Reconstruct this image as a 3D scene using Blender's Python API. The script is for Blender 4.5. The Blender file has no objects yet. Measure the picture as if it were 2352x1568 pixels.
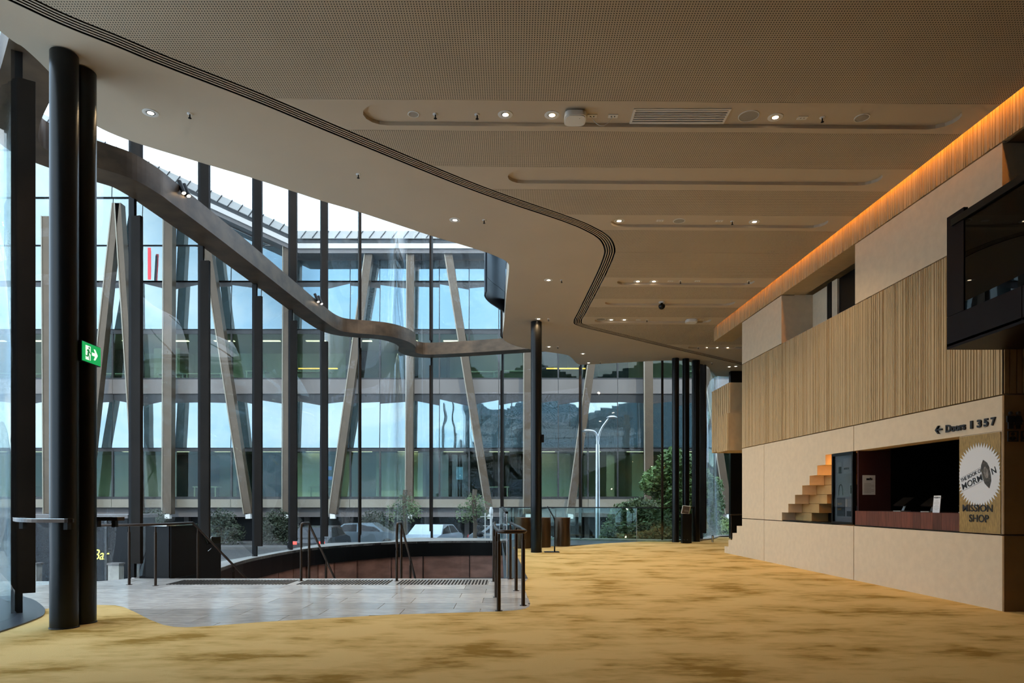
import bpy, bmesh, math, random
from mathutils import Vector, Matrix
from mathutils.geometry import tessellate_polygon
random.seed(7)
S = bpy.context.scene
COL = S.collection
PI = math.pi
# ------------------------------------------------------------------ camera (24 mm shift lens, level)
CAMH = 1.3
F, CX, HY = 1568.0, 1176.0, 1152.0            # focal length in pixels, optical axis, horizon row
cam_d = bpy.data.cameras.new('camera')
cam_d.sensor_width = 36.0; cam_d.lens = 24.0
cam_d.shift_y = (HY - 784.0) / 2352.0
cam_d.clip_end = 500
cam = bpy.data.objects.new('camera', cam_d); COL.objects.link(cam)
cam.location = (0, 0, CAMH); cam.rotation_euler = (PI/2, 0, 0)
S.camera = cam
# ------------------------------------------------------------------ world, sun, exposure
S.view_settings.view_transform = 'Standard'; S.view_settings.look = 'None'
S.view_settings.gamma = 1.0; S.view_settings.use_curve_mapping = False
S.view_settings.exposure = 0.25
SKY_STRENGTH = 3.1
W = bpy.data.worlds.new('sky'); S.world = W; W.use_nodes = True
nt = W.node_tree; nt.nodes.clear()
wo = nt.nodes.new('ShaderNodeOutputWorld'); bg = nt.nodes.new('ShaderNodeBackground')
tc = nt.nodes.new('ShaderNodeTexCoord')
nz = nt.nodes.new('ShaderNodeTexNoise'); nz.inputs['Scale'].default_value = 2.6; nz.inputs['Detail'].default_value = 6; nz.inputs['Roughness'].default_value = .55
mp = nt.nodes.new('ShaderNodeMapping'); mp.inputs['Scale'].default_value = (1, 1, 2.2)
cr = nt.nodes.new('ShaderNodeValToRGB')
cr.color_ramp.elements[0].position = .40; cr.color_ramp.elements[0].color = (.36, .58, .86, 1)
cr.color_ramp.elements[1].position = .68; cr.color_ramp.elements[1].color = (.92, .95, 1.0, 1)
nt.links.new(tc.outputs['Generated'], mp.inputs['Vector']); nt.links.new(mp.outputs['Vector'], nz.inputs['Vector'])
nt.links.new(nz.outputs['Fac'], cr.inputs['Fac']); nt.links.new(cr.outputs['Color'], bg.inputs['Color'])
bg.inputs['Strength'].default_value = SKY_STRENGTH
nt.links.new(bg.outputs[0], wo.inputs[0])
sun_d = bpy.data.lights.new('sun', 'SUN'); sun_d.energy = 1.3; sun_d.angle = .02; sun_d.color = (1, .93, .82)
sun = bpy.data.objects.new('sun', sun_d); COL.objects.link(sun)
sun.rotation_euler = Vector((-.18, .75, -.62)).to_track_quat('-Z', 'Y').to_euler()
sun.location = (10, -30, 40)
try:
    c = S.cycles
    c.use_denoising = True; c.max_bounces = 8; c.diffuse_bounces = 5; c.glossy_bounces = 4
    c.use_adaptive_sampling = True; c.adaptive_threshold = .09; c.adaptive_min_samples = 12
    c.transparent_max_bounces = 40; c.transmission_bounces = 6
    c.sample_clamp_indirect = 8; c.caustics_reflective = False; c.caustics_refractive = False
except Exception:
    pass
# ------------------------------------------------------------------ projection helpers (photo rows/columns -> metres)
ZC = 5.93
def P(px, py, z=0.0):
    y = F*(CAMH - z)/(py - HY)
    return ((px - CX)/F*y, y)
def D(px, py, y):
    return ((px - CX)/F*y, CAMH + (HY - py)/F*y)
WA, WB = 6.158, 0.0417                          # right-hand wall: x = WA - WB*y
def wallY(px): return WA/((px - CX)/F + WB)
def wallP(px, py):
    y = wallY(px); return (y, CAMH + (HY - py)/F*y)
def wall3(y, z, d=0.0):                         # d > 0 goes into the wall
    return (WA - WB*y + d*.9991, y + d*WB, z)
def catmull(pts, n=6, closed=False):
    out = []
    m = len(pts)
    for i in range(m - 1):
        p0 = Vector(pts[max(i-1, 0)]); p1 = Vector(pts[i]); p2 = Vector(pts[i+1]); p3 = Vector(pts[min(i+2, m-1)])
        for k in range(n):
            t = k/n
            out.append(tuple(.5*((2*p1) + (-p0+p2)*t + (2*p0-5*p1+4*p2-p3)*t*t + (-p0+3*p1-3*p2+p3)*t**3)))
    out.append(tuple(pts[-1]))
    return out
def normals2(path):                             # left-hand normals of a plan path
    ns = []
    for i in range(len(path)):
        a = Vector(path[max(i-1, 0)][:2]); b = Vector(path[min(i+1, len(path)-1)][:2])
        d = (b - a)
        d = d.normalized() if d.length > 1e-9 else Vector((0, 1))
        ns.append(Vector((-d.y, d.x)))
    return ns
def offset(path, o):
    return [(p[0] + n.x*o, p[1] + n.y*o) for p, n in zip(path, normals2(path))]
def nearest(path, q):
    return min(range(len(path)), key=lambda i: (path[i][0]-q[0])**2 + (path[i][1]-q[1])**2)
def clip_half(poly, f):                         # keep f >= 0
    out = []
    for i in range(len(poly)):
        a, b = poly[i], poly[(i+1) % len(poly)]
        fa, fb = f(a), f(b)
        if fa >= 0: out.append(a)
        if (fa >= 0) != (fb >= 0):
            t = fa/(fa - fb); out.append((a[0]+(b[0]-a[0])*t, a[1]+(b[1]-a[1])*t))
    return out
def area2(p):
    return .5*sum(p[i][0]*p[(i+1) % len(p)][1] - p[(i+1) % len(p)][0]*p[i][1] for i in range(len(p)))
# ------------------------------------------------------------------ object helpers
def tag(o, label=None, cat=None, group=None, kind=None):
    if label: o['label'] = label
    if cat: o['category'] = cat
    if group: o['group'] = group
    if kind: o['kind'] = kind
    return o
def link(name, me, mat=None, parent=None):
    o = bpy.data.objects.new(name, me); COL.objects.link(o)
    if mat is not None and len(me.materials) == 0: me.materials.append(mat)
    if parent is not None: o.parent = parent
    return o
def empty(name, loc=(0, 0, 0), label=None, cat=None, group=None, kind=None, rz=0):
    o = bpy.data.objects.new(name, None); COL.objects.link(o)
    o.location = loc; o.rotation_euler = (0, 0, rz); o.empty_display_size = .1
    return tag(o, label, cat, group, kind)
class MB:
    def __init__(s): s.v = []; s.f = []; s.mi = []; s.sm = []
    def add(s, vs, fs, mi=0, smooth=False):
        b = len(s.v); s.v += [tuple(p) for p in vs]
        for f in fs:
            s.f.append(tuple(i + b for i in f)); s.mi.append(mi); s.sm.append(smooth)
        return s
    def box(s, x0, x1, y0, y1, z0, z1, mi=0):
        vs = [(x, y, z) for z in (z0, z1) for y in (y0, y1) for x in (x0, x1)]
        return s.add(vs, [(0, 2, 3, 1), (4, 5, 7, 6), (0, 1, 5, 4), (2, 6, 7, 3), (0, 4, 6, 2), (1, 3, 7, 5)], mi)
    def obox(s, c, ax, ay, az, hx, hy, hz, mi=0):
        c = Vector(c); ax = Vector(ax).normalized()*hx; ay = Vector(ay).normalized()*hy; az = Vector(az).normalized()*hz
        vs = [c + ax*i + ay*j + az*k for k in (-1, 1) for j in (-1, 1) for i in (-1, 1)]
        return s.add(vs, [(0, 2, 3, 1), (4, 5, 7, 6), (0, 1, 5, 4), (2, 6, 7, 3), (0, 4, 6, 2), (1, 3, 7, 5)], mi)
    def bar(s, a, b, w, h, mi=0, up=(0, 0, 1)):
        a = Vector(a); b = Vector(b); d = b - a; L = d.length; d.normalize()
        u = Vector(up)
        sd = d.cross(u)
        if sd.length < 1e-4: sd = d.cross(Vector((0, 1, 0)))
        sd.normalize(); u = sd.cross(d)
        return s.obox((a+b)/2, d, sd, u, L/2, w/2, h/2, mi)
    def tube(s, path, r, n=10, caps=True, mi=0):
        pts = [Vector(p) for p in path]; m = len(pts); vs = []
        prev = None
        for i, p in enumerate(pts):
            d = (pts[min(i+1, m-1)] - pts[max(i-1, 0)]).normalized()
            if prev is None:
                u = d.orthogonal().normalized()
            else:
                u = (prev - d*prev.dot(d)).normalized()
            prev = u; w = d.cross(u)
            rr = r[i] if isinstance(r, (list, tuple)) else r
            for k in range(n):
                a = 2*PI*k/n; vs.append(p + (u*math.cos(a) + w*math.sin(a))*rr)
        fs = [(i*n+k, i*n+(k+1) % n, (i+1)*n+(k+1) % n, (i+1)*n+k) for i in range(m-1) for k in range(n)]
        s.add(vs, fs, mi, True)
        if caps:
            s.add(vs[:n], [tuple(range(n))[::-1]], mi); s.add(vs[-n:], [tuple(range(n))], mi)
        return s
    def lathe(s, prof, c=(0, 0, 0), n=24, mi=0, smooth=True, caps=True):   # prof: (r, z)
        vs = [(c[0]+r*math.cos(2*PI*k/n), c[1]+r*math.sin(2*PI*k/n), c[2]+z) for r, z in prof for k in range(n)]
        fs = [(i*n+k, i*n+(k+1) % n, (i+1)*n+(k+1) % n, (i+1)*n+k) for i in range(len(prof)-1) for k in range(n)]
        s.add(vs, fs, mi, smooth)
        if not caps: return s
        if prof[0][0] > 1e-5: s.add(vs[:n], [tuple(range(n))[::-1]], mi)
        if prof[-1][0] > 1e-5: s.add(vs[-n:], [tuple(range(n))], mi)
        return s
    def sweep(s, path, prof, mi=0, smooth=False, caps=True):     # prof: closed list of (left offset, z)
        ns = normals2(path); n = len(prof); vs = []
        for p, q in zip(path, ns):
            for o, z in prof: vs.append((p[0]+q.x*o, p[1]+q.y*o, z))
        m = len(path)
        fs = [(i*n+k, (i+1)*n+k, (i+1)*n+(k+1) % n, i*n+(k+1) % n) for i in range(m-1) for k in range(n)]
        s.add(vs, fs, mi, smooth)
        if caps:
            s.add(vs[:n], [tuple(range(n))], mi); s.add(vs[-n:], [tuple(range(n))[::-1]], mi)
        return s
    def plate(s, outer, holes=(), z0=0, z1=.1, mp=None, mi=0):   # polygon with holes, extruded; mp maps (a, b, depth) to 3-D
        mp = mp or (lambda a, b, d: (a, b, d))
        loops = [list(outer)] + [list(h) for h in holes]
        flat = [p for l in loops for p in l]
        tris = tessellate_polygon([[Vector((p[0], p[1], 0)) for p in l] for l in loops])
        n = len(flat)
        vs = [mp(p[0], p[1], z0) for p in flat] + [mp(p[0], p[1], z1) for p in flat]
        fs = []
        for t in tris:
            a, b, c = t
            A = (flat[b][0]-flat[a][0])*(flat[c][1]-flat[a][1]) - (flat[c][0]-flat[a][0])*(flat[b][1]-flat[a][1])
            if abs(A) < 1e-12: continue
            if A < 0: a, c = c, a
            fs.append((a+n, b+n, c+n)); fs.append((c, b, a))
        k = 0
        for li, l in enumerate(loops):
            m = len(l); ccw = area2(l) > 0
            if li: ccw = not ccw
            for i in range(m):
                a, b = k+i, k+(i+1) % m
                fs.append((a, b, b+n, a+n) if ccw else (b, a, a+n, b+n))
            k += m
        return s.add(vs, fs, mi)
    def mesh(s, name):
        me = bpy.data.meshes.new(name); me.from_pydata(s.v, [], s.f)
        me.polygons.foreach_set('material_index', s.mi); me.polygons.foreach_set('use_smooth', s.sm)
        me.update(); return me
    def build(s, name, mat, parent=None, fix=True, rel=False):
        me = s.mesh(name)
        if fix:
            bm = bmesh.new(); bm.from_mesh(me); bmesh.ops.recalc_face_normals(bm, faces=bm.faces); bm.to_mesh(me); bm.free()
        mats = mat if isinstance(mat, (list, tuple)) else [mat]
        for m in mats: me.materials.append(m)
        o = link(name, me, None, parent)
        if parent is not None and not rel and tuple(parent.location) != (0, 0, 0):
            # geometry was given in world coordinates
            o.matrix_parent_inverse = (Matrix.Translation(parent.location) @ parent.rotation_euler.to_matrix().to_4x4()).inverted()
        return o
def struct(o): o['kind'] = 'structure'; return o
def text_mesh(txt, size, depth=.004, align='LEFT', bold=0.0, spacing=1.0):
    cu = bpy.data.curves.new('lettering', 'FONT'); cu.body = txt; cu.size = size; cu.extrude = depth/2
    cu.align_x = align; cu.offset = bold; cu.space_character = spacing; cu.resolution_u = 3
    o = bpy.data.objects.new('tmp', cu); COL.objects.link(o)
    dg = bpy.context.evaluated_depsgraph_get()
    me = bpy.data.meshes.new_from_object(o.evaluated_get(dg))
    bpy.data.objects.remove(o); bpy.data.curves.remove(cu)
    return me
def text(name, txt, size, M, mat, parent=None, sx=1.0, fit=None, **k):
    me = text_mesh(txt, size, **k); me.transform(Matrix.Diagonal((sx, 1, 1, 1)))
    if fit:                                       # (width, height) of the lettering in metres
        xs = [v.co.x for v in me.vertices]; ys = [v.co.y for v in me.vertices]
        fx = fit[0]/(max(xs)-min(xs)); fy = fit[1]/(max(ys)-min(ys))
        me.transform(Matrix.Diagonal((fx, fy, 1, 1)) @ Matrix.Translation((-min(xs), -min(ys), 0)))
    me.materials.clear()
    me.transform(M)
    me.materials.append(mat)
    o = link(name, me, None, parent)
    if parent is not None: o.matrix_parent_inverse = (Matrix.Translation(parent.location) @ parent.rotation_euler.to_matrix().to_4x4()).inverted()
    return o
def wallM(y, z, d=-.004):                        # text frame on the right wall, reading towards the camera
    m = Matrix(((WB, 0, -1, 0), (-1, 0, -WB, 0), (0, 1, 0, 0), (0, 0, 0, 1)))
    m.translation = Vector(wall3(y, z, d)); return m
# ------------------------------------------------------------------ materials
def mat(name, col, rough=.5, metal=0.0, spec=.5, var=0.0, vscale=4.0, bump=0.0, bscale=60.0, stretch=(1, 1, 1), col2=None, rnd=0.0, emit=None, estr=0.0, lo=.35, hi=.65, detail=4.0):
    m = bpy.data.materials.new(name); m.use_nodes = True; n = m.node_tree; b = n.nodes['Principled BSDF']
    b.inputs['Base Color'].default_value = (*col, 1); b.inputs['Roughness'].default_value = rough
    b.inputs['Metallic'].default_value = metal; b.inputs['Specular IOR Level'].default_value = spec
    if emit: b.inputs['Emission Color'].default_value = (*emit, 1); b.inputs['Emission Strength'].default_value = estr
    if var or bump or rnd:
        t = n.nodes.new('ShaderNodeTexCoord'); mpn = n.nodes.new('ShaderNodeMapping'); mpn.inputs['Scale'].default_value = stretch
        n.links.new(t.outputs['Object'], mpn.inputs['Vector'])
    out = None
    if var:
        z = n.nodes.new('ShaderNodeTexNoise'); z.inputs['Scale'].default_value = vscale; z.inputs['Detail'].default_value = detail
        n.links.new(mpn.outputs['Vector'], z.inputs['Vector'])
        r = n.nodes.new('ShaderNodeValToRGB'); c2 = col2 or tuple(max(0, v*(1-var)) for v in col)
        r.color_ramp.elements[0].position = lo; r.color_ramp.elements[0].color = (*c2, 1)
        r.color_ramp.elements[1].position = hi; r.color_ramp.elements[1].color = (*col, 1)
        n.links.new(z.outputs['Fac'], r.inputs['Fac']); out = r.outputs['Color']
        n.links.new(out, b.inputs['Base Color'])
    if rnd:
        oi = n.nodes.new('ShaderNodeObjectInfo'); hs = n.nodes.new('ShaderNodeHueSaturation')
        mr = n.nodes.new('ShaderNodeMapRange'); mr.inputs['To Min'].default_value = 1-rnd; mr.inputs['To Max'].default_value = 1+rnd
        n.links.new(oi.outputs['Random'], mr.inputs['Value']); n.links.new(mr.outputs[0], hs.inputs['Value'])
        if out: n.links.new(out, hs.inputs['Color'])
        else: hs.inputs['Color'].default_value = (*col, 1)
        n.links.new(hs.outputs['Color'], b.inputs['Base Color'])
    if bump:
        z2 = n.nodes.new('ShaderNodeTexNoise'); z2.inputs['Scale'].default_value = bscale; z2.inputs['Detail'].default_value = 3
        n.links.new(mpn.outputs['Vector'], z2.inputs['Vector'])
        bp = n.nodes.new('ShaderNodeBump'); bp.inputs['Strength'].default_value = bump; bp.inputs['Distance'].default_value = .02
        n.links.new(z2.outputs['Fac'], bp.inputs['Height']); n.links.new(bp.outputs['Normal'], b.inputs['Normal'])
    return m
def glass_mat(name, tint=(.93, .97, .96), base=.05, grow=.9, rough=0.0):
    m = bpy.data.materials.new(name); m.use_nodes = True; n = m.node_tree; n.nodes.clear()
    o = n.nodes.new('ShaderNodeOutputMaterial'); mx = n.nodes.new('ShaderNodeMixShader')
    tr = n.nodes.new('ShaderNodeBsdfTransparent'); tr.inputs['Color'].default_value = (*tint, 1)
    gl = n.nodes.new('ShaderNodeBsdfGlossy'); gl.inputs['Roughness'].default_value = rough
    lw = n.nodes.new('ShaderNodeLayerWeight'); lw.inputs['Blend'].default_value = .5
    pw = n.nodes.new('ShaderNodeMath'); pw.operation = 'POWER'; pw.inputs[1].default_value = 5
    ml = n.nodes.new('ShaderNodeMath'); ml.operation = 'MULTIPLY_ADD'; ml.inputs[1].default_value = grow; ml.inputs[2].default_value = base
    n.links.new(lw.outputs['Facing'], pw.inputs[0]); n.links.new(pw.outputs[0], ml.inputs[0]); n.links.new(ml.outputs[0], mx.inputs['Fac'])
    n.links.new(tr.outputs[0], mx.inputs[1]); n.links.new(gl.outputs[0], mx.inputs[2]); n.links.new(mx.outputs[0], o.inputs[0])
    return m
def perf_mat(name, col):
    m = mat(name, col, .75, var=.06, vscale=1.2); n = m.node_tree; b = n.nodes['Principled BSDF']
    t = n.nodes.new('ShaderNodeTexCoord'); sp = n.nodes.new('ShaderNodeSeparateXYZ'); n.links.new(t.outputs['Object'], sp.inputs[0])
    PITCH = .0265
    def M(op, a, b_=None, c=None):
        q = n.nodes.new('ShaderNodeMath'); q.operation = op
        for i, v in enumerate((a, b_, c)):
            if v is None: continue
            if isinstance(v, (int, float)): q.inputs[i].default_value = v
            else: n.links.new(v, q.inputs[i])
        return q.outputs[0]
    def cell(off):
        u = M('FRACT', M('ADD', M('DIVIDE', sp.outputs[0], PITCH), off + 1000)); v = M('FRACT', M('ADD', M('DIVIDE', sp.outputs[1], PITCH*1.15), off + 1000))
        du = M('SUBTRACT', u, .5); dv = M('SUBTRACT', v, .5)
        return M('SQRT', M('ADD', M('MULTIPLY', du, du), M('MULTIPLY', dv, dv)))
    hole = M('LESS_THAN', cell(0), .25)
    old = b.inputs['Base Color'].links[0].from_socket
    mx = n.nodes.new('ShaderNodeMix'); mx.data_type = 'RGBA'
    n.links.new(hole, mx.inputs['Factor']); n.links.new(old, mx.inputs['A']); mx.inputs['B'].default_value = (.03, .025, .018, 1)
    n.links.new(mx.outputs['Result'], b.inputs['Base Color'])
    return m
M_ = {}
M_['ceil'] = mat('white_plaster', (.55, .455, .34), .7, var=.05, vscale=.8)
M_['perf'] = perf_mat('perforated_board', (.54, .44, .32))
def carpet_mat():
    m = mat('gold_carpet', (.8, .5, .2), .95, spec=.05, bump=.5, bscale=260); n = m.node_tree; b = n.nodes['Principled BSDF']
    t = n.nodes.new('ShaderNodeTexCoord'); fac = None
    for sc, st, w in ((1.3, (.8, 1.1, 1), .62), (5.5, (.55, 1.5, 1), .26), (24, (.4, 1.8, 1), .12)):
        mpn = n.nodes.new('ShaderNodeMapping'); mpn.inputs['Scale'].default_value = st
        z = n.nodes.new('ShaderNodeTexNoise'); z.inputs['Scale'].default_value = sc; z.inputs['Detail'].default_value = 5
        n.links.new(t.outputs['Object'], mpn.inputs['Vector']); n.links.new(mpn.outputs['Vector'], z.inputs['Vector'])
        ml = n.nodes.new('ShaderNodeMath'); ml.operation = 'MULTIPLY_ADD'; ml.inputs[1].default_value = w; ml.inputs[2].default_value = 0
        n.links.new(z.outputs['Fac'], ml.inputs[0])
        if fac is not None: n.links.new(fac, ml.inputs[2])
        fac = ml.outputs[0]
    r = n.nodes.new('ShaderNodeValToRGB'); e = r.color_ramp.elements
    e[0].position = .39; e[0].color = (.40, .24, .055, 1); e[1].position = .54; e[1].color = (.80, .565, .235, 1)
    q = e.new(.46); q.color = (.68, .455, .165, 1)
    n.links.new(fac, r.inputs['Fac']); n.links.new(r.outputs['Color'], b.inputs['Base Color'])
    return m
M_['carpet'] = carpet_mat()
M_['stone'] = mat('grey_stone', (.74, .675, .60), .2, var=1, col2=(.48, .44, .40), vscale=5, stretch=(1, 2.4, 1), rnd=.22, lo=.3, hi=.7, detail=8)
M_['ledge'] = mat('ledge_stone', (.42, .40, .36), .45, var=.3, vscale=3, stretch=(1, 4, 1))
M_['conc'] = mat('cream_concrete', (.68, .55, .385), .8, spec=.25, var=.07, vscale=9, bump=.12, bscale=120, detail=8)
M_['ribs'] = mat('ribbed_concrete', (.54, .40, .225), .8, spec=.25, var=.14, vscale=6, stretch=(1, 9, .5), bump=.15, bscale=90)
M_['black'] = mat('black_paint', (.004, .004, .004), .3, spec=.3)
M_['bmetal'] = mat('black_steel', (.012, .010, .009), .4, spec=.15)
M_['bluesteel'] = mat('blue_black_steel', (.03, .038, .05), .35, spec=.5)
M_['bronze'] = mat('bronze_band', (.15, .095, .055), .42, .45, var=.45, vscale=2.5, stretch=(1, 1, 1.5))
M_['fin'] = mat('bronze_fin', (.020, .0135, .009), .5, .0, .1, var=.25, vscale=2)
M_['panel'] = mat('copper_panel', (.60, .33, .25), .28, .3, var=.4, vscale=1.5, stretch=(1, 1, 3), rnd=.25)
M_['rail'] = mat('rail_steel', (.05, .033, .024), .3, .8)
M_['steel'] = mat('polished_steel', (.55, .54, .52), .22, 1.0)
M_['drum'] = mat('brown_drum', (.055, .030, .013), .35, .5)
M_['white'] = mat('white_plastic', (.72, .70, .66), .45)
M_['grey'] = mat('grey_grille', (.34, .31, .27), .7)
M_['lamp'] = mat('lit_lens', (1, .9, .75), .4, emit=(1, .80, .55), estr=14)
M_['cove'] = mat('amber_led', (1, .6, .2), .4, emit=(1, .40, .07), estr=34)
M_['glass'] = glass_mat('clear_glass', (.95, .98, .97), .018, .55)
M_['bglass'] = glass_mat('balustrade_glass', (.80, .90, .88), .05)
M_['dglass'] = glass_mat('dark_glass', (.10, .10, .11), .045, .6)
M_['darkred'] = mat('dark_red_lining', (.05, .012, .012), .6)
M_['wood'] = mat('red_timber', (.155, .045, .027), .38, var=.45, vscale=5, stretch=(8, 8, .7), rnd=.35)
M_['amber'] = mat('amber_lit_concrete', (.52, .31, .11), .75, var=.12, vscale=6)  # warm lamplight on the concrete is put into this colour
M_['darkwall'] = mat('brown_concrete', (.10, .055, .023), .8, spec=.2, var=.15, vscale=4)
M_['balc'] = mat('dark_balcony_panel', (.010, .0065, .007), .4, spec=.1)
M_['ink'] = mat('black_print', (.012, .012, .014), .5)
M_['paper'] = mat('white_paper', (.72, .73, .74), .8)
M_['gold'] = mat('gold_print', (.42, .27, .085), .5, var=.4, vscale=14, stretch=(1, 4, 1))
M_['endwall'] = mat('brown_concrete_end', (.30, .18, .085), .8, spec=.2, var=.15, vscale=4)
# ================================================================== PLAN CURVES
GLASS = catmull([(-4.7, -6), (-4.95, 0), (-5.1, 3.6), (-5.25, 5.9), (-5.46, 7.28), (-5.73, 7.9), (-6.4, 8.7), (-7.0, 9.25), (-7.45, 9.85), (-7.5, 10.4),
    (-7.1, 10.95), (-6.72, 11.3), (-6.53, 11.75), (-6.42, 12.7), (-6.31, 14.2), (-6.14, 16.3), (-6.0, 18.5), (-5.85, 20.7), (-5.55, 21.5), (-4.9, 21.9),
    (-4.2, 22.15), (-3.92, 22.7), (-3.9, 23.6), (-3.75, 24.3), (-3.3, 24.65), (-2.9, 24.68), (-.33, 24.1), (2.36, 23.35), (4.94, 22.45), (5.9, 22.7),
    (6.6, 23.3), (7.2, 24.4), (7.6, 25.2), (8.6, 25.7), (10.0, 25.9)], 6)
BAND = catmull([(-4.6, 7.3), (-5.2, 8.0), (-5.94, 8.8), (-6.5, 9.4), (-6.86, 9.92), (-6.82, 10.22), (-6.48, 10.6), (-6.12, 11.0), (-5.97, 11.5), (-5.92, 12.0), (-5.79, 13.5),
    (-5.66, 15.5), (-5.55, 17.4), (-5.39, 19.8), (-5.22, 20.75), (-4.85, 21.05), (-4.25, 21.25), (-3.77, 21.55), (-3.36, 22.2), (-3.24, 22.9), (-3.36, 23.6),
    (-3.25, 23.98), (-2.87, 24.12), (-1.6, 23.85), (-.39, 23.5), (.64, 23.2), (2.6, 22.8), (3.6, 22.5)], 6)
EDGE = catmull([(-5.2, 5.2), (-5.04, 6.72), (-4.98, 6.97), (-4.99, 7.39), (-5.08, 8.1), (-5.12, 8.42), (-4.85, 8.81), (-4.28, 9.3), (-3.67, 9.81), (-2.94, 10.5), (-2.44, 10.92), (-1.44, 11.86),
    (-.91, 12.3), (-.47, 12.69), (-.22, 12.99), (-.09, 13.22), (-.06, 13.6), (-.13, 15.4), (-.2, 17.6), (-.26, 19.0), (-.2, 19.65), (.12, 20.3), (.52, 20.7), (.92, 21.0),
    (1.65, 21.45), (1.9, 21.9), (2.24, 22.98), (2.7, 23.0), (4.94, 22.4), (5.9, 22.6), (6.7, 23.4), (7.1, 24.4), (7.45, 25.1), (8.5, 25.3), (9.7, 25.4)], 5)
SLOT = catmull([(-6.2, 4.6), P(-60, -50, ZC), P(142, 43, ZC), P(268, 94, ZC), P(383, 142, ZC), P(600, 227, ZC), P(800, 311, ZC), P(1098, 433, ZC), P(1300, 503, ZC),
    P(1357, 527, ZC), P(1388, 547, ZC), P(1400, 570, ZC), P(1397, 592, ZC), P(1377, 638, ZC), P(1338, 715, ZC), P(1327, 737, ZC), P(1337, 747, ZC), P(1400, 763, ZC), P(1550, 799, ZC), P(1703, 835, ZC), (9.6, 24.75)], 6)
SLW = .105
# ================================================================== FLOOR
carpet_land = [P(*q) for q in [(82, 1404), (118, 1395), (170, 1390), (215, 1388.5), (265, 1389.5), (285, 1394), (310, 1405), (345, 1423), (375, 1434.5), (400, 1439), (430, 1440), (480, 1437.5),
    (600, 1428), (900, 1411), (1140, 1404), (1185, 1401), (1206, 1397.5), (1216, 1392), (1218, 1386), (1212, 1370), (1200, 1342)]]
STAIR_Y = 11.58
carpet = [(-4.62, -6), (-4.75, 0), (-4.85, 3.6), (-4.98, 5.9), P(0, 1443), P(35, 1434), P(62, 1425), P(80, 1416), P(89, 1410)] + carpet_land + [(.24, STAIR_Y), (.27, STAIR_Y), (.15, 15.5), (.03, 19.6), (.4, 20.0), P(1310, 1254), P(1387, 1247.5), P(1487, 1242.5),
    P(1547, 1243), P(1612, 1242), P(1617, 1240), P(1622, 1234), (7.6, 25.1), (9.7, 25.3), (9.7, -6)]
floor = MB().plate(carpet, (), -.03, 0).build('floor', M_['carpet']); struct(floor)
tag(floor, 'golden yellow brushed pile carpet across the foyer')
sub = MB().box(-9, 10.2, -6.5, STAIR_Y - .02, -.35, -.045)
sub.plate([(-.1, STAIR_Y-.02), (-.1, 24.0), (2.4, 23.2), (4.9, 22.3), (6.1, 22.7), (7.6, 25.2), (10.2, 25.8), (10.2, STAIR_Y-.02)], (), -.35, -.045)
struct(sub.build('floor_slab', M_['ledge']))
# stone landing made of separate slabs
gi0, gi1 = nearest(GLASS, (-6.3, 8.6)), nearest(GLASS, (-6.55, 11.6))
landing_poly = list(reversed(carpet_land)) + [P(60, 1392)] + [(x, y) for x, y in offset(GLASS, -.06)[gi0:gi1+1]] + [(-5.9, STAIR_Y), (-.08, STAIR_Y), (.27, STAIR_Y)]
landing = empty('floor_landing', kind='structure'); tag(landing, 'polished grey stone landing at the top of the stairs')
TX, TY = .92, .47
for j in range(12):
    y0 = STAIR_Y - (j+1)*TY; y1 = y0 + TY
    for i in range(-1, 10):
        x0 = -8.2 + i*TX + (.46 if j % 2 else .13); x1 = x0 + TX
        g = .004
        p = landing_poly
        for f in (lambda q: q[0]-x0-g, lambda q: x1-g-q[0], lambda q: q[1]-y0-g, lambda q: y1-g-q[1]):
            p = clip_half(p, f)
            if len(p) < 3: break
        if len(p) < 3 or abs(area2(p)) < .004: continue
        q = [p[0]]
        for a in p[1:]:
            if abs(a[0]-q[-1][0]) + abs(a[1]-q[-1][1]) > 1e-4: q.append(a)
        MB().plate(q, (), -.03, .001).build('stone_slab', M_['stone'], landing)
MB().plate(landing_poly, (), -.045, -.012).build('joint_bed', M_['ledge'], landing)
# steel shoe under the curved glass
gA = [p for p in GLASS[:nearest(GLASS, (-7.1, 9.4))]]
o = MB().sweep(gA, [(-.27, .004), (-.27, .016), (.3, .016), (.3, .004)]).build('trim_1', M_['bluesteel']); struct(o); tag(o, 'dark blue steel sill plate under the curved glass')
# blue strip beside the glass balustrade
o = MB().plate([(-.14, STAIR_Y), (.265, STAIR_Y), (.15, 15.5), (.025, 19.6), (-.3, 21.8), (-.32, 21.8)], (), -.03, .006).build('trim_2', M_['bluesteel']); struct(o); tag(o, 'slate blue steel strip beside the stair balustrade')
# kerb in front of the rear glazing
gR = GLASS[nearest(GLASS, (-.1, 24.05)):]
o = MB().sweep(gR, [(.25, -.2), (.25, .05), (-.12, .05), (-.12, -.2)]).build('trim_3', M_['ledge']); struct(o)
gRp = [(p[0], p[1]) for p in offset(gR, -.1)]
o = MB().plate(gRp + [(10, 25.2), (7.7, 24.95), (6.2, 22.3), (4.9, 22.1), (3, 21.2), (.6, 19.9), (.03, 19.5), (-.3, 21.8)], (), -.04, -.006).build('floor_margin', M_['bluesteel']); struct(o)
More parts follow.
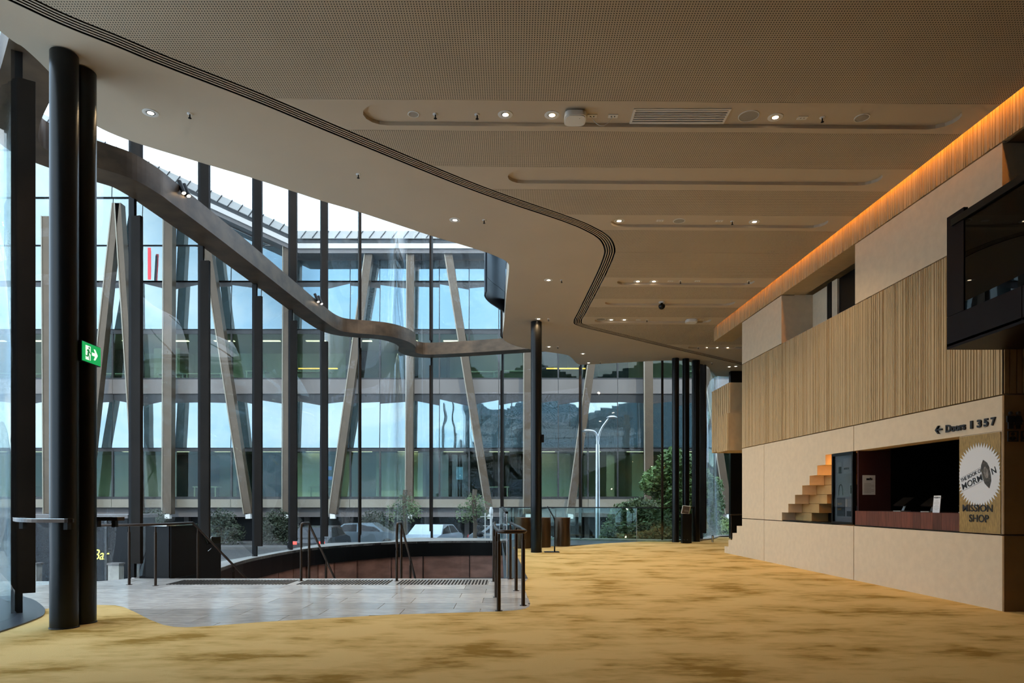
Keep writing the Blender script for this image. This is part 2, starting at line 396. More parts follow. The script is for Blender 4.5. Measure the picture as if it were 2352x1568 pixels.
# ------------------------------------------------------------------ stair well
stair = empty('stair', (-2.8, STAIR_Y, 0), kind='structure'); tag(stair, 'stone stair running down from the landing')
for k in range(15):
    MB().box(-5.75, -.12, STAIR_Y + k*.3, STAIR_Y + (k+1)*.3 + .02, -(k+1)*.175 - .17, -(k+1)*.175).build('tread', M_['stone'], stair)
struct(MB().box(-7.6, .1, 11, 25.5, -2.95, -2.85).build('floor_lower', M_['ledge']))
LEDGE_IN = catmull([P(500, 1306), P(508, 1303), P(577, 1282), P(691, 1261), P(768, 1253), P(835, 1248), P(909, 1244), P(1036, 1241.3), P(1131, 1241), P(1160, 1241)], 5)
LEDGE_IN = [(-5.62, 13.05)] + LEDGE_IN[5:]
gl0, gl1 = nearest(GLASS, (-6.4, 13.0)), nearest(GLASS, (-.25, 24.1))
ledge = MB().plate(LEDGE_IN + [(-.22, 23.9)] + list(reversed(offset(GLASS, .12)[gl0:gl1])), (), -.07, 0).build('window_sill', M_['ledge']); struct(ledge)
tag(ledge, 'pale stone sill curving along the glass above the stairs')
fa = [(-5.75, 11.7), (-5.7, 12.4)] + LEDGE_IN
o = MB().sweep(fa, [(0, -.5), (0, -.01), (.07, -.01), (.07, -.5)]).build('trim_4', M_['black']); struct(o); tag(o, 'black steel fascia below the stone sill')
bp = empty('wall_stair', kind='structure'); tag(bp, 'copper coloured metal panels lining the stair well')
inn = offset(fa, .06)
# dense re-sampling so that panel joints fall where they are seen
dense = []
for a, b in zip(inn[:-1], inn[1:]):
    for k in range(12): dense.append((a[0]+(b[0]-a[0])*k/12, a[1]+(b[1]-a[1])*k/12))
dense.append(inn[-1])
joints = [520, 600, 640, 673.5, 702, 728.6, 767, 819.5, 898, 970, 1076.7, 1170]
idx = [min(range(len(dense)), key=lambda i: abs(CX + F*dense[i][0]/dense[i][1] - j)) for j in joints]
idx[0] = 0; idx[-1] = len(dense)-1
for a, b in zip(idx[:-1], idx[1:]):
    if b - a < 2: continue
    seg = dense[a:b+1]
    seg = [seg[0]] + seg[1:-1:6] + [seg[-1]]
    # leave a 12 mm joint
    d = Vector(seg[1]) - Vector(seg[0]); d.normalize(); seg[0] = (seg[0][0]+d.x*.035, seg[0][1]+d.y*.035)
    MB().sweep(seg, [(0, -2.85), (0, -.44), (.03, -.44), (.03, -2.85)]).build('metal_panel', M_['panel'], bp)
MB().sweep([inn[0]] + inn[1:-1:3] + [inn[-1]], [(.05, -2.85), (.05, -.44), (.2, -.44), (.2, -2.85)]).build('backing', M_['black'], bp)
struct(MB().box(-.14, -.02, STAIR_Y, 24.1, -2.9, -.035).build('wall_stair_side', M_['black']))
struct(MB().box(-6.2, -5.92, STAIR_Y, 13.2, -2.9, -.035).build('wall_stair_end', M_['black']))
# ================================================================== GLAZED FACADE
GZT = 12.6
facade = empty('window_1', kind='structure'); tag(facade, 'curving floor to ceiling glass facade with dark fins')
mull = [(-4.9, -2.5), (-5.0, .8), (-5.12, 4.0), (-5.73, 7.9), (-6.54, 11.7), (-6.33, 14.0), (-6.14, 16.2), (-6.0, 18.5), (-5.82, 20.9), (-4.9, 21.9), (-2.92, 24.68), (-.33, 24.1), (2.36, 23.35), (4.94, 22.45), (6.35, 23.05)]
mi = [nearest(GLASS, q) for q in mull]
Nrm = normals2(GLASS)
bounds = [0] + mi + [len(GLASS)-1]
for a, b in zip(bounds[:-1], bounds[1:]):
    if b <= a: continue
    seg = GLASS[a:b+1]
    for z0, z1 in ((-.0, 6.66), (6.72, GZT)):
        MB().sweep(seg, [(-.01, z0), (-.01, z1), (.01, z1), (.01, z0)], smooth=True).build('pane', M_['glass'], facade, fix=True)
for k, i in enumerate(mi):
    p = Vector((*GLASS[i], 0)); n = Vector((Nrm[i].x, Nrm[i].y, 0)); t = Vector((-n.y, n.x, 0)); inn_ = -n
    mu = MB().obox(p + inn_*.0 + Vector((0, 0, GZT/2)), inn_, t, (0, 0, 1), .055, .03, GZT/2).build('mullion', M_['bmetal'], facade)
    top = 6.2
    for z0, z1 in ((.24, top), (7.1, GZT - .1)):
        if k >= 12 and z0 > 6: continue
        zt = z1 if k < 11 or z0 > 6 else 5.9
        MB().obox(p + inn_*.09 + Vector((0, 0, (z0+zt)/2)), inn_, t, (0, 0, 1), .088, .036, (zt-z0)/2).build('fin', M_['fin'], mu)
band = MB().sweep(BAND, [(0, 6.5), (0, 6.92), (.56, 6.92), (.56, 6.5)], smooth=False).build('transom_beam', M_['bronze'], facade)
tag(band, 'wavy bronze box beam running along the glass')
# black curved lining above the void
pth = catmull([(-.62, 15.9), (-.66, 16.3), (-.56, 16.8), (-.36, 17.3), (-.2, 17.75)], 6)
lin = empty('wall_void', kind='structure'); tag(lin, 'black curved metal lining hanging over the void')
for z0, z1 in ((6.2, 6.72), (6.73, 7.6), (7.61, 8.9)):
    pp = pth if z0 > 6.3 else pth
    MB().sweep(pp, [(-.04, z0), (-.04, z1), (0, z1), (0, z0)], smooth=False).build('lining_panel', M_['bluesteel'], lin)
# ================================================================== CEILING
ceil = empty('ceiling', kind='structure'); tag(ceil, 'white plaster ceiling with perforated bands and rounded trays')
so, si = offset(SLOT, SLW), offset(SLOT, -SLW)
k0 = 4
outer_poly = EDGE + [(9.7, so[-1][1])] + list(reversed(so[k0:])) 
MB().plate(outer_poly, (), ZC, ZC+.36).build('plain_panel', M_['ceil'], ceil)
cove = lambda y: 5.955 - .0322*y
inner_poly = [(-5.3, -6), (cove(-6), -6), (cove(0), 0), (cove(8), 8), (cove(18.2), 18.2), (9.7, 18.3), (9.7, si[-1][1])] + list(reversed(si[k0:])) + [(-5.3, 4.2)]
K = .0136
zones = [(-7, 7.88, 'p'), (7.88, 8.53, 'n', (835, 2212, 7.97, 8.42)), (8.53, 9.44, 'p'), (9.44, 10.12, 'n', (1166, 2030, 9.53, 9.93)), (10.12, 11.0, 'p'), (11.0, 11.62, 'n', (1403, 1905, 11.08, 11.49)),
    (11.62, 12.65, 'p'), (12.655, 14.07, 'p'), (14.07, 14.68, 'n', (1418, 1735, 14.16, 14.55)), (14.68, 15.55, 'p'), (15.55, 16.22, 'n', (1390, 1690, 15.65, 16.06)), (16.22, 17.08, 'p'),
    (17.08, 17.78, 'n', (1366, 1635, 17.18, 17.62)), (17.78, 20.05, 'p'), (20.05, 27, 'n', (1582, 1790, 20.17, 20.6))]
def stadium(x0, x1, y0, y1, n=8):
    r = (y1-y0)/2*.98; rx = r*1.15; out = []
    for cx, a0 in ((x1-rx, -PI/2), (x0+rx, PI/2)):
        for k in range(n+1):
            a = a0 + PI*k/n; out.append((cx + rx*math.cos(a), (y0+y1)/2 + (y1-y0)/2*math.sin(a)))
    return [(x, y + K*x) for x, y in out]
TRAYS = []
for z in zones:
    p = clip_half(inner_poly, lambda q: q[1] - K*q[0] - z[0] - .002)
    p = clip_half(p, lambda q: z[1] - .002 - (q[1] - K*q[0]))
    if len(p) < 3: continue
    if z[2] == 'p':
        MB().plate(p, (), ZC, ZC+.03).build('perforated_panel', M_['perf'], ceil)
    else:
        xa, xb, ya, yb = z[3]; ym = (ya+yb)/2
        st = stadium((xa-CX)/F*ym, (xb-CX)/F*ym, ya, yb)
        TRAYS.append((ya, yb))
        MB().plate(p, (st,), ZC, ZC+.058).build('plain_panel', M_['ceil'], ceil)
        st2 = [(x*1.0, y) for x, y in st]
        xs = [q[0] for q in st]; ys = [q[1] for q in st]
        MB().plate([(min(xs)-.05, min(ys)-.05), (max(xs)+.05, min(ys)-.05), (max(xs)+.05, max(ys)+.05), (min(xs)-.05, max(ys)+.05)], (), ZC+.045, ZC+.06).build('tray', M_['ceil'], ceil)
TZ = ZC + .045
# linear slot diffuser: four blades in a dark slot
slot = empty('slot_diffuser', (SLOT[40][0], SLOT[40][1], ZC), 'long curving ceiling slot diffuser with thin white blades', 'air diffuser')
for j in range(4):
    c_ = -SLW + (j+1)*2*SLW/5
    MB().sweep(SLOT[k0:], [(c_-.0085, ZC+.001), (c_-.0085, ZC+.007), (c_+.0085, ZC+.007), (c_+.0085, ZC+.001)]).build('blade', M_['ceil'], slot)
MB().sweep(SLOT[k0:], [(-SLW-.05, ZC+.2), (-SLW-.05, ZC+.22), (SLW+.05, ZC+.22), (SLW+.05, ZC+.2)]).build('dark_recess', M_['black'], slot)
MB().sweep(SLOT[k0:], [(-SLW-.06, ZC+.031), (-SLW-.06, ZC+.2), (-SLW-.05, ZC+.2), (-SLW-.05, ZC+.031)]).build('recess_cheek', M_['black'], slot)
MB().sweep(SLOT[k0:], [(SLW-.004, ZC+.002), (SLW-.004, ZC+.2), (SLW, ZC+.2), (SLW, ZC+.002)]).build('recess_cheek', M_['black'], slot)
# upper floor slab closing the ceiling void, roof over the void
slab = EDGE + [(10.2, 25.4), (10.2, -6.2), (-5.25, -6.2)]
struct(MB().plate(slab, (), ZC+.37, ZC+.6).build('floor_upper', M_['ledge']))
struct(MB().plate(EDGE + [(10.5, 25.4), (10.5, -6.6), (-5.3, -6.6)], (), 10.4, 10.8).build('roof', M_['bluesteel']))
struct(MB().box(-5.6, 10.6, -6.6, -6.2, -.3, 10.4).build('wall_back', M_['darkwall']))
struct(MB().sweep(GLASS[:nearest(GLASS, (-5.2, 5.0))], [(-.3, -.3), (-.3, 10.4), (-.12, 10.4), (-.12, -.3)]).build('wall_light_block', M_['darkwall']))  # unseen solid wall inside the glazing, added to cut daylight near the camera
struct(MB().box(9.75, 10.1, -6.4, 26.0, -.3, 10.4).build('wall_side', M_['darkwall']))
struct(MB().box(7.72, 9.74, 24.1, 24.3, 0, ZC-.02).build('wall_rear', M_['black']))
# cove light: amber strip lying on the ceiling edge
cv = empty('cove_light', (cove(10), 10, ZC), 'amber light strip hidden in the cove above the concrete wall', 'cove light')
led = MB()
def strip(mb, y0, y1, dx0, dx1, z0, z1):
    a, b = cove(y0), cove(y1)
    mb.add([(a+dx0, y0, z0), (a+dx1, y0, z0), (b+dx1, y1, z0), (b+dx0, y1, z0), (a+dx0, y0, z1), (a+dx1, y0, z1), (b+dx1, y1, z1), (b+dx0, y1, z1)],
        [(0, 3, 2, 1), (4, 5, 6, 7), (0, 1, 5, 4), (1, 2, 6, 5), (2, 3, 7, 6), (3, 0, 4, 7)])
strip(led, 1, 18.0, .0, .03, ZC+.22, ZC+.24); led.build('light_strip', M_['cove'], cv)
tr = MB(); strip(tr, 1, 18.0, -.02, -.004, ZC+.087, ZC+.26); tr.build('upstand', M_['ceil'], cv)
# ================================================================== CONCRETE WALL ON THE RIGHT
wall = empty('wall_right', kind='structure'); tag(wall, 'cream precast concrete wall with ribbed upper panels and shop opening')
Z0, Z1, Z2, Z3, Z4 = 0.0, .905, 2.57, 4.565, 5.58
YN = wallY(2302); YJ1 = wallY(1961); YJ2 = wallY(1755); YF = wallY(1704.5)
G = .008
def wplate(poly, holes=(), d0=0.0, d1=.28): return MB().plate(poly, holes, d0, d1, mp=lambda a, b, d: wall3(a, b, d))
def rect(y0, y1, z0, z1): return [(y0, z0), (y1, z0), (y1, z1), (y0, z1)]
# base row; its far panel ends in steps
base = [(YJ2+G, Z0), (17.45, Z0), (17.45, .165), (17.17, .165), (17.17, .345), (16.89, .345), (16.89, .53), (16.6, .53), (16.6, .715), (YF, .715), (YF, Z1-G), (YJ2+G, Z1-G)]
wplate(base).build('stepped_panel', M_['conc'], wall)
wplate(rect(YJ1+G, YJ2-G, Z0, Z1-G)).build('base_panel', M_['conc'], wall)
wplate(rect(YN, YJ1-G, Z0, Z1-G)).build('base_panel', M_['conc'], wall)
# middle row, with the stepped shop opening
YA = wallY(1796); YO = wallY(1910); YS = wallY(2204)
sx = [wallY(v) for v in (1796, 1810.6, 1826, 1842.6, 1859.5, 1877, 1896)]
ZO = 2.145; rs = (ZO - Z1)/7
wplate(rect(YJ2+G, YF, Z1+G, Z2-G)).build('mid_panel', M_['conc'], wall)
st = [(YJ2-G, Z1+G), (YJ2-G, Z2-G), (YJ1+G, Z2-G), (YJ1+G, ZO)]
for k in range(6, -1, -1):
    st += [(sx[k], Z1 + (k+1)*rs), (sx[k], Z1 + k*rs)]
st[-1] = (sx[0], Z1+G)
wplate(st).build('mid_panel', M_['conc'], wall)
wplate([(YJ1-G, ZO), (YJ1-G, Z2-G), (YN, Z2-G), (YN, ZO), (YS, ZO)]).build('mid_panel', M_['conc'], wall)
wplate(rect(YN, YS, Z1+G, ZO-.004)).build('mid_panel', M_['conc'], wall)
for k in range(7):                                     # treads and risers behind the stepped edge, coloured as if amber lit
    ya, yb = sx[k], (sx[k+1] if k < 6 else YO + .02)
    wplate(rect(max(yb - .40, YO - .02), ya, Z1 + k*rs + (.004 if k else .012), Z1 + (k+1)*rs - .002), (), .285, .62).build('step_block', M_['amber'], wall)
sl_ = empty('step_lamp', wall3(YO + .01, 1.3, .15), 'slim amber light beside the display case washing the steps', 'lamp')
wplate(rect(YO + .002, YO + .03, 1.3, 2.1), (), .07, .085).build('housing', M_['black'], sl_)
wplate(rect(YO + .004, YO + .014, 1.32, 2.08), (), .09, .25).build('strip', mat('warm_strip', (1, .6, .2), .4, emit=(1, .42, .08), estr=5), sl_)
# ribbed panels: every flute is modelled
def ribbed(y0, y1, z0, z1, seed, name='ribbed_panel', depth=.3, parent=wall):
    r = random.Random(seed); prof = [(y0, .0)]; y = y0
    while y < y1 - .07:
        w = r.choice((.02, .03, .04, .06)); y2 = min(y + w, y1 - .03); prof.append((y2, 0.0))
        if r.random() < .45: prof += [(y2+.002, -.011), (y2+.009, -.011), (y2+.011, 0.0)]; y = y2 + .011
        else:
            g = r.choice((.008, .012)); prof += [(y2+.002, .009), (y2+g, .009), (y2+g+.002, 0.0)]; y = y2 + g + .002
    if prof[-1][0] < y1 - 1e-4: prof.append((y1, 0.0))
    mb = MB(); n = len(prof)
    vs = [wall3(a, z0, d) for a, d in prof] + [wall3(a, z1, d) for a, d in prof]
    vs += [wall3(y0, z0, depth), wall3(y1, z0, depth), wall3(y0, z1, depth), wall3(y1, z1, depth)]
    fs = [(i, i+1, n+i+1, n+i) for i in range(n-1)]
    b = 2*n
    fs += [(b, b+2, b+3, b+1), (0, n, b+2, b), (n-1, b+1, b+3, 2*n-1)]
    fs += [tuple(list(range(n)) + [b+1, b]), tuple([b+2, b+3] + list(range(2*n-1, n-1, -1)))]
    mb.add(vs, fs); return mb.build(name, M_['ribs'], parent)
YR = wallY(2002)
ribbed(YR+G, YF, Z2+G, Z3-G, 3); ribbed(YN, YR-G, Z2+G, Z3-G, 4)
# upper row: smooth panels with a deep opening between them
YB, YC = wallY(1795), wallY(1964)
wplate(rect(YB, YF, Z3+G, Z4-.02)).build('upper_panel', M_['conc'], wall)
wplate(rect(YN, YC, Z3+G, Z4-.02)).build('upper_panel', M_['conc'], wall)
# reveal and dark glazing at the back of the opening
wplate(rect(YB, YB+.06, Z3, Z4), (), .28, .75).build('reveal', M_['conc'], wall)
wplate(rect(YC-.06, YC, Z3, Z4), (), .28, .75).build('reveal', M_['conc'], wall)
wplate(rect(YC, YB, Z3-.02, Z3+.006), (), .02, .75).build('reveal_sill', M_['conc'], wall)
for a, b in ((YB-.5, YB-.43), (YB-.42, YB-.35)):
    wplate(rect(a-.35, b-.35, Z3, Z4), (), .60, .7).build('door_frame', M_['bmetal'], wall)
wplate(rect(YB-1.05, YB-.8, Z3, Z4), (), .62, .68).build('door_leaf', M_['conc'], wall)
wplate(rect(YC, YB-1.05, Z3, Z4), (), .66, .7).build('dark_glazing', M_['black'], wall)
wplate(rect(YB-.78, YB, Z3, Z4), (), .66, .7).build('reveal_back', M_['conc'], wall)
# top band washed by the cove light; it runs past the end of the wall
YT = [2.0, YN, wallY(1964), wallY(1704.5), 18.25]
for k, (a, b) in enumerate(zip(YT[:-1], YT[1:])):
    ribbed(a + G/2, b - G/2, Z4, 6.28, 20+k, 'ribbed_band', .5)
# backing behind joints and inside of the wall
wplate(rect(YN+.02, YF-.02, Z2-.05, Z3+.03), (), .29, .4).build('backing', M_['darkwall'], wall)
wplate(rect(YN+.02, YF-.02, 0, Z1-.02), (), .26, .30).build('backing', M_['darkwall'], wall)
# end of the wall that faces the camera
XE = wall3(YN, 0)[0]
end = empty('wall_end', kind='structure'); tag(end, 'dark brown concrete return of the wall with restroom pictograms')
MB().box(XE + .001, 9.7, YN - .03, YN + .3, 0, Z1 - .01).build('base_panel', M_['endwall'], end)
MB().box(XE + .001, 9.7, YN - .03, YN + .3, Z1 + .01, Z2 - .01).build('mid_panel', M_['endwall'], end)
mb = MB(); x = XE + .001; rr = random.Random(9)
while x < 8.0:
    w = rr.choice((.03, .05, .07)); mb.box(x, x+w, YN - .04, YN + .3, Z2 + .01, 3.12); x += w + .015
mb.box(XE + .001, 8.0, YN - .025, YN + .3, Z2 + .01, 3.12); mb.build('ribbed_panel', M_['endwall'], end)
MB().box(XE + .05, 9.7, YN + .1, YN + .3, 3.13, Z4).build('upper_panel', M_['endwall'], end)
# soffit of the recess behind the balcony
struct(MB().box(XE + .05, 9.7, 1.0, YN, Z4 - .02, Z4 + .2).build('ceiling_balcony', M_['darkwall']))
struct(MB().box(8.2, 8.4, 1.0, YN, 0, Z4).build('wall_balcony', M_['darkwall']))
# pictograms
XI = lambda px: (px - CX)/F*(YN - .04)
ZI = lambda py: CAMH + (HY - py)/F*(YN - .04)
def icon(name, label, parts):
    e = empty(name, (parts[0][0], YN + .02, parts[0][1]), label, 'sign')
    return e
def person_icon(cx, skirt):
    e = empty('restroom_sign', (XI(cx), YN - .03, ZI(985)), 'black raised ' + ('woman' if skirt else 'man') + ' pictogram on the dark wall return', 'sign')
    ym = YN - .05
    MB().lathe([(.0, -.009), (.022, -.009), (.022, .009), (0, .009)], (0, 0, 0), 14).build('head', M_['ink'], e, rel=True)
    h = e.children[0]; h.rotation_euler = (PI/2, 0, 0); h.location = (0, -.018, .185)
    w = .033 if not skirt else .02
    b = [(-.045, .155), (-.045, .08), (-.03, .08), (-.03, 0.0), (-.004, 0), (-.004, .07), (.004, .07), (.004, 0), (.03, 0), (.03, .08), (.045, .08), (.045, .155)]
    if skirt: b = [(-.028, .155), (-.052, .085), (-.04, .08), (-.03, .1), (-.045, .05), (-.022, .05), (-.022, 0), (-.004, 0), (-.004, .05), (.004, .05), (.004, 0), (.022, 0), (.022, .05), (.045, .05), (.03, .1), (.04, .08), (.052, .085), (.028, .155)]
    MB().plate(b, (), 0, .018, mp=lambda a, c, d: (a, -.009 - d, c)).build('body', M_['ink'], e, rel=True)
person_icon(2320, False); person_icon(2338, True)
def square_icon(cx, label, kid):
    e = empty('facility_sign', (XI(cx), YN - .03, ZI(1014)), label, 'sign'); s = .062
    MB().plate([(-s, 0), (s, 0), (s, 2*s), (-s, 2*s)], ([(-s+.012, .012), (s-.012, .012), (s-.012, 2*s-.012), (-s+.012, 2*s-.012)],), 0, .015, mp=lambda a, c, d: (a, -.006 - d, c)).build('frame', M_['ink'], e, rel=True)
    MB().plate([(.02*math.cos(t*PI/8), .09 + .02*math.sin(t*PI/8)) for t in range(16)], (), 0, .012, mp=lambda a, c, d: (a, -.006 - d, c)).build('head', M_['ink'], e, rel=True)
    MB().plate([(.036*math.cos(t*PI/8), .04 + .024*math.sin(t*PI/8)) for t in range(16)], ([(.012*math.cos(t*PI/4), .044 + .009*math.sin(t*PI/4)) for t in range(8)],), 0, .012, mp=lambda a, c, d: (a, -.006 - d, c)).build('body', M_['ink'], e, rel=True)
square_icon(2326, 'square framed seated figure pictogram below the man pictogram', True)
square_icon(2357, 'second square framed pictogram cut by the picture edge', True)
# raised wayfinding letters
ws = empty('wayfinding_sign', wall3(8.6, 2.217, -.02), 'raised black arrow with Doors 1 3 5 7 above the shop sign', 'sign')
text('lettering', 'Doors', .128, wallM(wallY(2174.5), 2.218, -.006), M_['ink'], ws, depth=.028, bold=.004, fit=(.37, .1))
for ch, px in (('1', 2231), ('3', 2246.5), ('5', 2262), ('7', 2278.5)):
    text('number', ch, .137, wallM(wallY(px), 2.219, -.006), M_['ink'], ws, depth=.028, bold=.002 if ch == '1' else .005, fit=(.04 if ch == '1' else .072, .1))
ar = [(0, .045), (.055, .1), (.078, .1), (.036, .057), (.13, .057), (.13, .037), (.036, .037), (.078, -.01), (.055, -.01)]
ya = wallY(2151.5)
wplate([(ya - a, 2.225 + b) for a, b in ar], (), -.03, -.004).build('arrow', M_['ink'], ws)
# ------------------------------------------------------------------ shop: display case, counter, signs
dc = empty('display_case', wall3((YO+YJ1)/2, Z1, 0), 'narrow black framed glass case with grey merchandise poster', 'display case')
y0, y1 = YJ1 + .03, YO
wplate(rect(y0, y1, Z1+.01, ZO-.005), (rect(y0+.035, y1-.035, Z1+.05, ZO-.045),), .0, .06).build('frame', M_['black'], dc)
wplate(rect(y0+.03, y1-.03, Z1+.045, ZO-.04), (), .05, .065).build('poster', mat('grey_poster', (.20, .215, .23), .5), dc)
def on_case(name, u0, u1, v0, v1, m, d=.045):      # u from the left of the case, v from the top
    W_, H_ = (y1 - y0 - .07), (ZO - Z1 - .1)
    return wplate(rect(y1-.035-u1*W_, y1-.035-u0*W_, ZO-.045-v1*H_, ZO-.045-v0*H_), (), d, d+.006).build(name, m, dc)
mgrey = mat('pale_print', (.27, .285, .30), .6); mink = M_['ink']
on_case('print_card', .45, .95, .05, .28, mgrey); on_case('print_card', .08, .35, .1, .25, mgrey); on_case('print_card', .75, .95, .43, .6, mgrey)
on_case('tote_bag', .1, .52, .64, .92, M_['bluesteel'])
W_, H_ = (y1 - y0 - .07), (ZO - Z1 - .1)
hy = y1 - .035 - .31*W_; hz = ZO - .045 - .64*H_
hl = [(hy + .11*W_*math.cos(t*PI/10) , hz - .02 + .22*H_*(.25 + .75*math.sin(t*PI/10))) for t in range(11)]
MB().tube([wall3(a, b, .043) for a, b in hl], .004, 6).build('tote_handle', mink, dc)
for k, line in enumerate(('TIME TO', 'BELIEVE')):
    text('tote_print', line, .05, wallM(y1 - .035 - .14*W_, ZO - .045 - (.75 + .08*k)*H_, .042), M_['gold'], dc, depth=.002, sx=.75)
text('poster_print', 'MORM N', .05, wallM(y1 - .035 - .48*W_, ZO - .045 - .22*H_, .042), mink, dc, depth=.002, sx=.8)
on_case('pin_print', .2, .34, .17, .27, mink, .043); on_case('pen_print', .8, .86, .46, .58, mink, .043); on_case('key_print', .62, .84, .84, .92, mink, .043); on_case('ribbon_print', .55, .66, .66, .78, M_['grey'], .043)
wplate(rect(y0+.03, y1-.03, Z1+.045, ZO-.04), (), .015, .021).build('pane', glass_mat('case_glass', (.8, .82, .84), .05), dc)
# dark glass under the amber steps
struct(wplate(rect(YO, YA - .12, Z1 + .012, Z1 + .32), (), .63, .65).build('wall_shop_lining', M_['black']))
o = wplate(rect(YO + .005, YA - .03, Z1 + .004, Z1 + .02), (), .0, .28).build('trim_5', M_['black']); struct(o)
# room of the shop
shop = empty('wall_shop', kind='structure'); tag(shop, 'dark interior of the shop behind the counter')
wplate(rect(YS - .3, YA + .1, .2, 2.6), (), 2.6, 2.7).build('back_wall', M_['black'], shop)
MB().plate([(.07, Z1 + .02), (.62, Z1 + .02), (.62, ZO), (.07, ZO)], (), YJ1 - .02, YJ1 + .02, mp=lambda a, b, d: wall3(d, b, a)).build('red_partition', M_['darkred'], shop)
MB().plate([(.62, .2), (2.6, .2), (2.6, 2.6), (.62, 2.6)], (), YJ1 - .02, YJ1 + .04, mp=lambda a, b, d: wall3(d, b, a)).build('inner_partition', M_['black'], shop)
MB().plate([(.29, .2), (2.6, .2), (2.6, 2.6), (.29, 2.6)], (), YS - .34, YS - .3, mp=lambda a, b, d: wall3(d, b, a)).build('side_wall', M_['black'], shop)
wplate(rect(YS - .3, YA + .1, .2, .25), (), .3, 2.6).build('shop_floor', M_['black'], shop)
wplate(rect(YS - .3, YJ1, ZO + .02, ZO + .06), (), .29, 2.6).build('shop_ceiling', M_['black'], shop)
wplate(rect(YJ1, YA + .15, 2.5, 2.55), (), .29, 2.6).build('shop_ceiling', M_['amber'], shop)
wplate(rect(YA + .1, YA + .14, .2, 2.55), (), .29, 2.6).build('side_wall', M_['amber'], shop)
# timber counter of separate boards
ct = empty('shop_counter', wall3((YS+YJ1)/2, Z1, 0), 'reddish timber shop counter front in the wall opening', 'counter')
ys = [YJ1 - .005]; r5 = random.Random(5)
while ys[-1] - .42 > YS: ys.append(ys[-1] - r5.choice((.18, .26, .34, .4)))
ys.append(YS + .004)
for a, b in zip(ys[:-1], ys[1:]):
    wplate(rect(b + .0015, a - .0015, Z1 + .012, 1.15), (), .02, .06).build('board', M_['wood'], ct)
wplate(rect(YS + .004, YJ1 - .005, 1.12, 1.15), (), .06, .62).build('counter_top', M_['darkred'], ct)
wplate(rect(YS - .08, YJ1, Z1, Z1 + .012), (), .01, .3).build('shadow_gap', M_['black'], ct)
# terminals on the counter
for k, (px, lab) in enumerate(((2028, 'black sales terminal on the counter farthest from the gold sign'), (2090, 'black sales terminal in the middle of the counter'), (2176, 'black sales terminal on the counter beside the gold sign'))):
    y = wallY(px); e = empty('sales_terminal', wall3(y, 1.15, .3), lab, 'terminal', 'sales terminals on the counter')
    MB().obox(wall3(y, 1.157, .3), (1, 0, 0), (0, 1, 0), (0, 0, 1), .08, .1, .007).build('foot', M_['grey'], e)
    MB().bar(wall3(y-.02, 1.16, .3), wall3(y-.06, 1.3, .34), .03, .03).build('stem', M_['steel'], e)
    MB().obox(wall3(y-.02, 1.3, .32), (.75, 0, .55), (0, 1, 0), (-.55, 0, .75), .1, .15, .01).build('screen', M_['black'], e)
def leaflet(name, label, y, z, w, h, d, tilt, m=M_['paper']):
    e = empty(name, wall3(y, z, d), label, 'notice')
    c0, c1 = wall3(y, z, d), wall3(y, z + h, d + tilt)
    MB().bar(c0, c1, w, .006, up=(-1, 0, .1)).build('sheet', m, e)
    for k in range(7):
        t = .2 + k*.085; ww = w*(.66 if k % 3 else .4)
        zc = z + h*(1 - t - .12); dd = d + tilt*(1 - t - .12) - .005
        wplate(rect(y - ww/2, y + ww/2, zc, zc + h*.018), (), dd, dd + .002).build('text_line', M_['grey'], e)
    text('heading', 'MORM N', w*.2, wallM(y + w*.38, z + h*.84, d + tilt*.85 - .006), M_['ink'], e, depth=.002)
    return e
leaflet('price_card', 'white printed card standing on the timber counter', wallY(2134), 1.15, .155, .235, .1, .02)
nt_ = empty('paper_notice', wall3(YJ1 - .03, 1.416, .24), 'cream paper notice taped to the dark red partition', 'notice')
yq = YJ1 - .026
def on_part(name, a0, a1, z0, z1, m, t=.003, y=yq):
    return MB().plate([(a0, z0), (a1, z0), (a1, z1), (a0, z1)], (), y, y + t, mp=lambda a, b, d: wall3(d, b, a)).build(name, m, nt_)
on_part('sheet', .135, .352, 1.416, 1.742, M_['paper'])
for k in range(7): on_part('text_line', .16, .33 - .05*(k % 3 == 0), 1.45 + k*.024, 1.455 + k*.024, M_['grey'], .002, yq - .003)
for k, (a0, a1) in enumerate(((.2, .25), (.255, .275), (.28, .3))): on_part('heading', a0, a1, 1.66, 1.69 + .01*(k == 1), M_['ink'], .002, yq - .003)
# gold poster panel
ps = empty('shop_sign', wall3((YN+YS)/2, Z1, 0), 'gold poster with white starburst reading Mission Shop', 'sign')
wplate(rect(YN + .012, YS - .012, Z1 + .012, ZO - .012), (), -.012, -.001).build('gold_panel', M_['gold'], ps)
yc = wallY(2253); zc = CAMH + (HY - 1091)/F*yc
half = (YS - YN)/2 - .014; ymid = (YN + YS)/2
star = []
for k in range(104):
    a = 2*PI*k/104; r = .41 if k % 2 == 0 else .342
    star.append((max(ymid - half, min(ymid + half, ymid + r*math.cos(a))), zc + r*math.sin(a)))
wplate(star, (), -.016, -.013).build('starburst', M_['paper'], ps)
def sign_text(name, s, px, py, w, h, rot=0.0, bold=0.0):     # foot of the first letter, width and height
    y, z = wallP(px, py)
    m = wallM(y, z, -.0185) @ Matrix.Rotation(rot, 4, 'Z')
    return text(name, s, .15, m, M_['ink'], ps, depth=.003, bold=bold, fit=(w, h))
Wp = YS - YN - .024
sign_text('lettering', 'MISSION', 2214, 1174, .515, .088, bold=.002)
sign_text('lettering', 'SHOP', 2229, 1198, .334, .095, bold=.002)
sign_text('lettering', 'THE BOOK OF', 2211, 1107.6, .395, .045, rot=.325, bold=.001)
sign_text('lettering', 'MORM', 2215, 1125, .365, .08, rot=.325, bold=.001)
sign_text('lettering', 'N', 2283, 1090, .07, .08, rot=.325, bold=.001)
